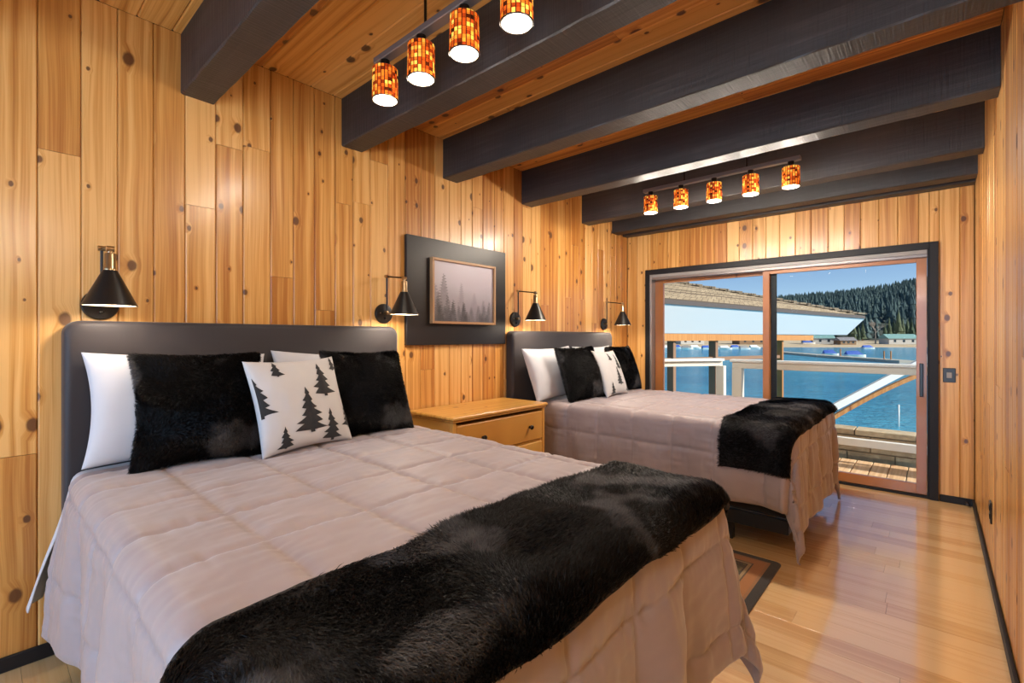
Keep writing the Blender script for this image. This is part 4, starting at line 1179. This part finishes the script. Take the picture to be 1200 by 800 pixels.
# bare pale tree
bt = empty('bare_tree', at(1026, 250, float(ground_z(1026, 250)))); tag(bt, 'pale leafless tree on the far shore in front of the conifers', 'tree')
M['bare'] = flat('bare_twigs', (0.42, 0.36, 0.30), 0.9)
tw = MB(); rn = random.Random(2)
def branch(p, d, L, r, depth):
    q = p + d * L; tw.tube([p, q], [r, r * 0.65], 5, False)
    if depth == 0: return
    for _ in range(4 if depth > 1 else 5):
        dd = (d + Vector((rn.uniform(-1, 1), rn.uniform(-1, 1), rn.uniform(-0.2, 0.9))) * 0.75).normalized(); branch(p + d * L * rn.uniform(0.5, 1), dd, L * 0.62, r * 0.6, depth - 1)
MB().tube([(0, 0, 0), (0, 0, 4)], [0.35, 0.22], 7).build('trunk', 'bare', bt)
branch(Vector((0, 0, 3)), Vector((0, 0, 1)), 5.0, 0.22, 4)
tw.build('branches', 'bare', bt)

# lake houses
M['roof_grey'] = flat('grey_roof', (0.22, 0.21, 0.22), 0.9); M['house_wall'] = flat('house_wall', (0.55, 0.52, 0.48), 0.9)
M['blue'] = flat('blue_cover', (0.03, 0.10, 0.42), 0.6); M['teal_roof'] = flat('teal_roof', (0.20, 0.36, 0.34), 0.8); M['house_glass'] = flat('house_glass', (0.03, 0.04, 0.05), 0.2)
M['brown_wall'] = flat('brown_wall', (0.26, 0.16, 0.09), 0.9)
def house(u, F_, w, dp, h, wall, roof, label):
    e = empty('lake_house', at(u, F_, float(ground_z(u, F_)) - 0.05), YAW + random.uniform(-0.3, 0.3)); tag(e, label, 'house')
    MB().box((-w / 2, -dp / 2, 0), (w / 2, dp / 2, h)).build('walls', wall, e)
    rh = h * 0.75; ov = 0.5
    MB().add([(-w / 2 - ov, -dp / 2 - ov, h - 0.1), (w / 2 + ov, -dp / 2 - ov, h - 0.1), (w / 2 + ov, dp / 2 + ov, h - 0.1), (-w / 2 - ov, dp / 2 + ov, h - 0.1), (-w / 2 - ov, 0, h + rh), (w / 2 + ov, 0, h + rh)],
             [(0, 1, 5, 4), (2, 3, 4, 5), (0, 4, 3), (1, 2, 5), (3, 2, 1, 0)]).build('roof', roof, e)
    for k in (-0.3, 0.0, 0.3): MB().box((w * k - 0.55, -dp / 2 - 0.05, h * 0.35), (w * k + 0.55, -dp / 2, h * 0.8)).build('window', 'house_glass', e)
house(958, 250, 13, 8, 3.0, 'house_wall', 'teal_roof', 'teal roofed house on the far shore left of the bare tree')
house(990, 240, 8, 5, 2.2, 'brown_wall', 'roof_grey', 'small brown house on the far shore, left of the bare tree')
house(1053, 246, 14, 8, 3.0, 'house_wall', 'teal_roof', 'teal roofed house on the far shore right of the bare tree')
house(878, 246, 14, 8, 3.0, 'brown_wall', 'roof_grey', 'brown house on the far shore seen between the boathouse posts')
house(808, 246, 12, 8, 3.0, 'house_wall', 'roof_grey', 'pale house on the far shore at the left end of the view')
def covered_boat(u, F_, L, z, label, mat, group='boats on the lake'):
    e = empty('boat', at(u, F_, z), YAW + random.uniform(-0.2, 0.2)); tag(e, label, 'boat', group)
    hl = [(-L / 2, 0), (-L / 2, 0.9), (L * 0.25, 0.8), (L / 2, 0)]
    vs = []
    for xx, hw_ in ((-L / 2, 0.9), (0, 1.0), (L * 0.3, 0.75), (L / 2, 0.05)): vs += [(xx, -hw_, 0.7), (xx, hw_, 0.7), (xx, -hw_ * 0.6, 0.0), (xx, hw_ * 0.6, 0.0)]
    fs = []
    for k in range(3):
        a = k * 4; b_ = a + 4; fs += [(a, b_, b_ + 2, a + 2), (a + 1, a + 3, b_ + 3, b_ + 1), (a + 2, b_ + 2, b_ + 3, a + 3), (a, a + 1, b_ + 1, b_)]
    fs += [(0, 2, 3, 1), (12, 13, 15, 14)]
    MB().add(vs, fs).build('hull', 'white_paint', e)
    MB().add([(-L / 2, -0.8, 0.7), (-L / 2, 0.8, 0.7), (L * 0.3, 0.7, 0.7), (L * 0.3, -0.7, 0.7), (-L / 2, 0, 1.5), (L * 0.1, 0, 1.6)], [(0, 3, 5, 4), (1, 4, 5, 2), (0, 4, 1), (3, 2, 5)]).build('cover', mat, e)
rn = random.Random(5)
for k in range(10):
    u = 782 + 11.5 * k + rn.uniform(-1, 1)
    covered_boat(u, (180, 190)[k % 2] + rn.uniform(-2, 2), 4.2, LAKE - 0.1, '%s-covered boat, %s from the left in the marina row under the boathouse beam' % (('white', 'blue', 'grey')[k % 3], ORD[k].replace('leftmost', 'first')), ('white_paint', 'blue', 'grey_plastic')[k % 3], 'boats in the marina')
covered_boat(974, 116, 3.4, LAKE - 0.1, 'blue covered boat moored at the middle of the long dock', 'blue')
covered_boat(1003, 108, 4.2, LAKE - 0.1, 'blue covered boat moored at the right half of the long dock', 'blue')
covered_boat(1018, 186, 5, LAKE - 0.1, 'blue boat lying at the sandy far shore', 'blue')
covered_boat(948, 240, 6, -2.0, 'blue covered boat parked on the far shore beside the houses', 'blue')
M['dock'] = flat('dock_boards', (0.50, 0.44, 0.36), 0.9)
dck = empty('dock', (0, 0, 0)); tag(dck, 'long low floating dock crossing the lake', 'dock')
ps_ = [at(915, 135, LAKE + 0.25), at(965, 108, LAKE + 0.25), at(1064, 82, LAKE + 0.25)]
for a, b_ in zip(ps_[:-1], ps_[1:]):
    n_ = 8
    for k in range(n_):
        MB().beam(a.lerp(b_, k / n_), a.lerp(b_, (k + 0.96) / n_), 2.6, 0.5).build('dock_section', 'dock', dck)
for u_, F_ in ((1036, 88), (1044, 86.6), (985, 103)):
    p = at(u_, F_, 0); MB().tube([(p.x, p.y, LAKE), (p.x, p.y, LAKE + 2.0)], 0.12, 6).build('piling', 'cedar_out', dck)

# ------------------------------------------------------------------ neighbouring boathouse
bh = empty('boathouse', (0, 0, 0)); tag(bh, 'neighbouring boathouse with a tan shingle hip roof, white soffit and cedar posts', 'building')
A = at(775, 8.25); B = at(1013, 15.0)
e_ = (B - A).normalized(); n_ = Vector((-e_.y, e_.x, 0)); A = A - e_ * 5.0
zE = 1.297 + 22 / FPX * 15.0           # eave underside
t = NT('tan_shingle'); v = t.coords()
bk = t.n('TexBrick'); bk.inputs['Scale'].default_value = 1.0; bk.inputs['Brick Width'].default_value = 0.22; bk.inputs['Row Height'].default_value = 0.14; bk.inputs['Mortar Size'].default_value = 0.012
bk.inputs['Color1'].default_value = (0.36, 0.28, 0.19, 1); bk.inputs['Color2'].default_value = (0.50, 0.40, 0.28, 1); bk.inputs['Mortar'].default_value = (0.16, 0.12, 0.09, 1)
t.l(v, bk.inputs['Vector'])
c = t.mix(t.math('MULTIPLY', t.noise(v, 18, 3), 0.7), bk.outputs['Color'], (0.30, 0.23, 0.16), 'MULTIPLY')
c = t.mix(0.35, bk.outputs['Color'], c)
b = t.bsdf(c, 0.95); t.bump(b, bk.outputs['Fac'], -0.6, 0.02); M['shingle'] = t.m
M['soffit'] = flat('white_soffit', (0.86, 0.86, 0.85), 0.6)
M['gutter'] = flat('brown_gutter', (0.10, 0.075, 0.065), 0.6)
M['post_brown'] = flat('brown_post', (0.30, 0.16, 0.09), 0.7)
TH = 0.07; pitch = 0.275; HD = 7.0
Z3 = lambda p, z: (p.x, p.y, z)
apex = B + (n_ - e_) * HD
ap0 = A + (n_) * HD
# front slope as shingle courses, each course a thin step
L_ = (B - A).length; ncourse = 40
sl_len = math.hypot(HD, HD * pitch)
for k in range(ncourse):
    g0, g1 = k / ncourse, (k + 1.12) / ncourse
    g1 = min(g1, 1.0)
    p0, p1 = A + n_ * HD * g0, B + (n_ - e_) * HD * g0
    q0, q1 = A + n_ * HD * g1, B + (n_ - e_) * HD * g1
    z0, z1 = zE + TH + pitch * HD * g0, zE + TH + pitch * HD * g1
    # local frame: x along the eave, y up the slope
    ob = MB()
    ex = e_; ey = (n_ * HD + Vector((0, 0, pitch * HD))).normalized(); ez = ex.cross(ey)
    if ez.z < 0: ez = -ez
    Rm = Matrix((ex, ey, ez)).transposed().to_4x4(); Rm.translation = Vector(Z3(A, zE + TH)); inv = Rm.inverted()
    P4 = [inv @ Vector(Z3(p0, z0)), inv @ Vector(Z3(p1, z0)), inv @ Vector(Z3(q1, z1)), inv @ Vector(Z3(q0, z1))]
    lift = Vector((0, 0, 0.03))
    top = [P4[0] + lift, P4[1] + lift, P4[2], P4[3]]; bot = [p - Vector((0, 0, 0.02)) for p in P4]
    ob.add(top + bot, [(0, 1, 2, 3), (7, 6, 5, 4), (0, 4, 5, 1), (1, 5, 6, 2), (2, 6, 7, 3), (3, 7, 4, 0)])
    o = ob.build('shingle_course', 'shingle', bh); o.matrix_local = Rm
# back and end slopes
C2 = B + n_ * 2 * HD; D2_ = A + n_ * 2 * HD
zR = zE + TH + pitch * HD
MB().add([Z3(B, zE + TH), Z3(C2, zE + TH), Z3(apex, zR)], [(0, 1, 2)]).build('end_slope', 'shingle', bh)
MB().add([Z3(C2, zE + TH), Z3(D2_, zE + TH), Z3(ap0, zR), Z3(apex, zR)], [(0, 1, 2, 3)]).build('back_slope', 'shingle', bh)
# hip cap tiles
for k in range(24):
    g0, g1 = k / 24, (k + 1.25) / 24
    a = Vector(Z3(B + (n_ - e_) * HD * g0, zE + TH + pitch * HD * g0 + 0.075)); b_ = Vector(Z3(B + (n_ - e_) * HD * g1, zE + TH + pitch * HD * g1 + 0.03))
    MB().beam(a, b_, 0.26, 0.05).build('hip_tile', 'shingle', bh)
# gutter board and soffit
MB().beam(Z3(A, zE + 0.035), Z3(B, zE + 0.035), 0.05, 0.08).build('fascia', 'gutter', bh)
MB().beam(Z3(B, zE + 0.035), Z3(C2, zE + 0.035), 0.05, 0.08).build('fascia', 'gutter', bh)
ins = 0.36; zI = 1.375
Ai = A + n_ * ins; Bi = B + (n_ - e_) * ins; Ci = C2 + (-n_ - e_) * ins
MB().add([Z3(A, zE - 0.01), Z3(B, zE - 0.01), Z3(Bi, zI), Z3(Ai, zI)] + [Z3(A, zE + 0.02), Z3(B, zE + 0.02), Z3(Bi, zI + 0.03), Z3(Ai, zI + 0.03)], [(0, 1, 2, 3), (7, 6, 5, 4), (0, 4, 5, 1), (2, 6, 7, 3)]).build('soffit', 'soffit', bh)
MB().add([Z3(B, zE - 0.01), Z3(C2, zE - 0.01), Z3(Ci, zI), Z3(Bi, zI)], [(0, 1, 2, 3)]).build('soffit', 'soffit', bh)
MB().add([Z3(Ai, zI + 0.02), Z3(Bi, zI + 0.02), Z3(Ci, zI + 0.02), Z3(D2_, zI + 0.02)], [(0, 1, 2, 3)]).build('porch_ceiling', 'soffit', bh)
# beam, posts and rail
def under_eave(u, ins_):
    o = A + n_ * ins_; d = at(u, 1.0) - at(u, 0.0); c0 = Vector((CAM[0], CAM[1], 0))
    # intersection of the sight line u with the line o + e_*t
    det = d.x * -e_.y + e_.x * d.y; w_ = o - c0
    F_ = (w_.x * -e_.y + e_.x * w_.y) / det
    return Vector((c0.x + d.x * F_, c0.y + d.y * F_, 0))
pb0, pb1 = under_eave(700, 0.42), under_eave(951, 0.42)
MB().beam(Z3(pb0, 1.305), Z3(pb1, 1.285), 0.10, 0.14).build('beam', 'cedar_out', bh)
for u_, mat, w in ((787, 'post_brown', 0.13), (836, 'post_brown', 0.15), (914, 'cedar_out', 0.14)):
    p = under_eave(u_, 0.50); MB().box((p.x - w / 2, p.y - w / 2, LAKE), (p.x + w / 2, p.y + w / 2, 1.23), 0.005).build('post', mat, bh)
a, b_ = under_eave(700, 0.5), under_eave(914, 0.5)
MB().beam(Z3(a, 0.88), Z3(b_, 0.80), 0.06, 0.08).build('rail', 'post_brown', bh)
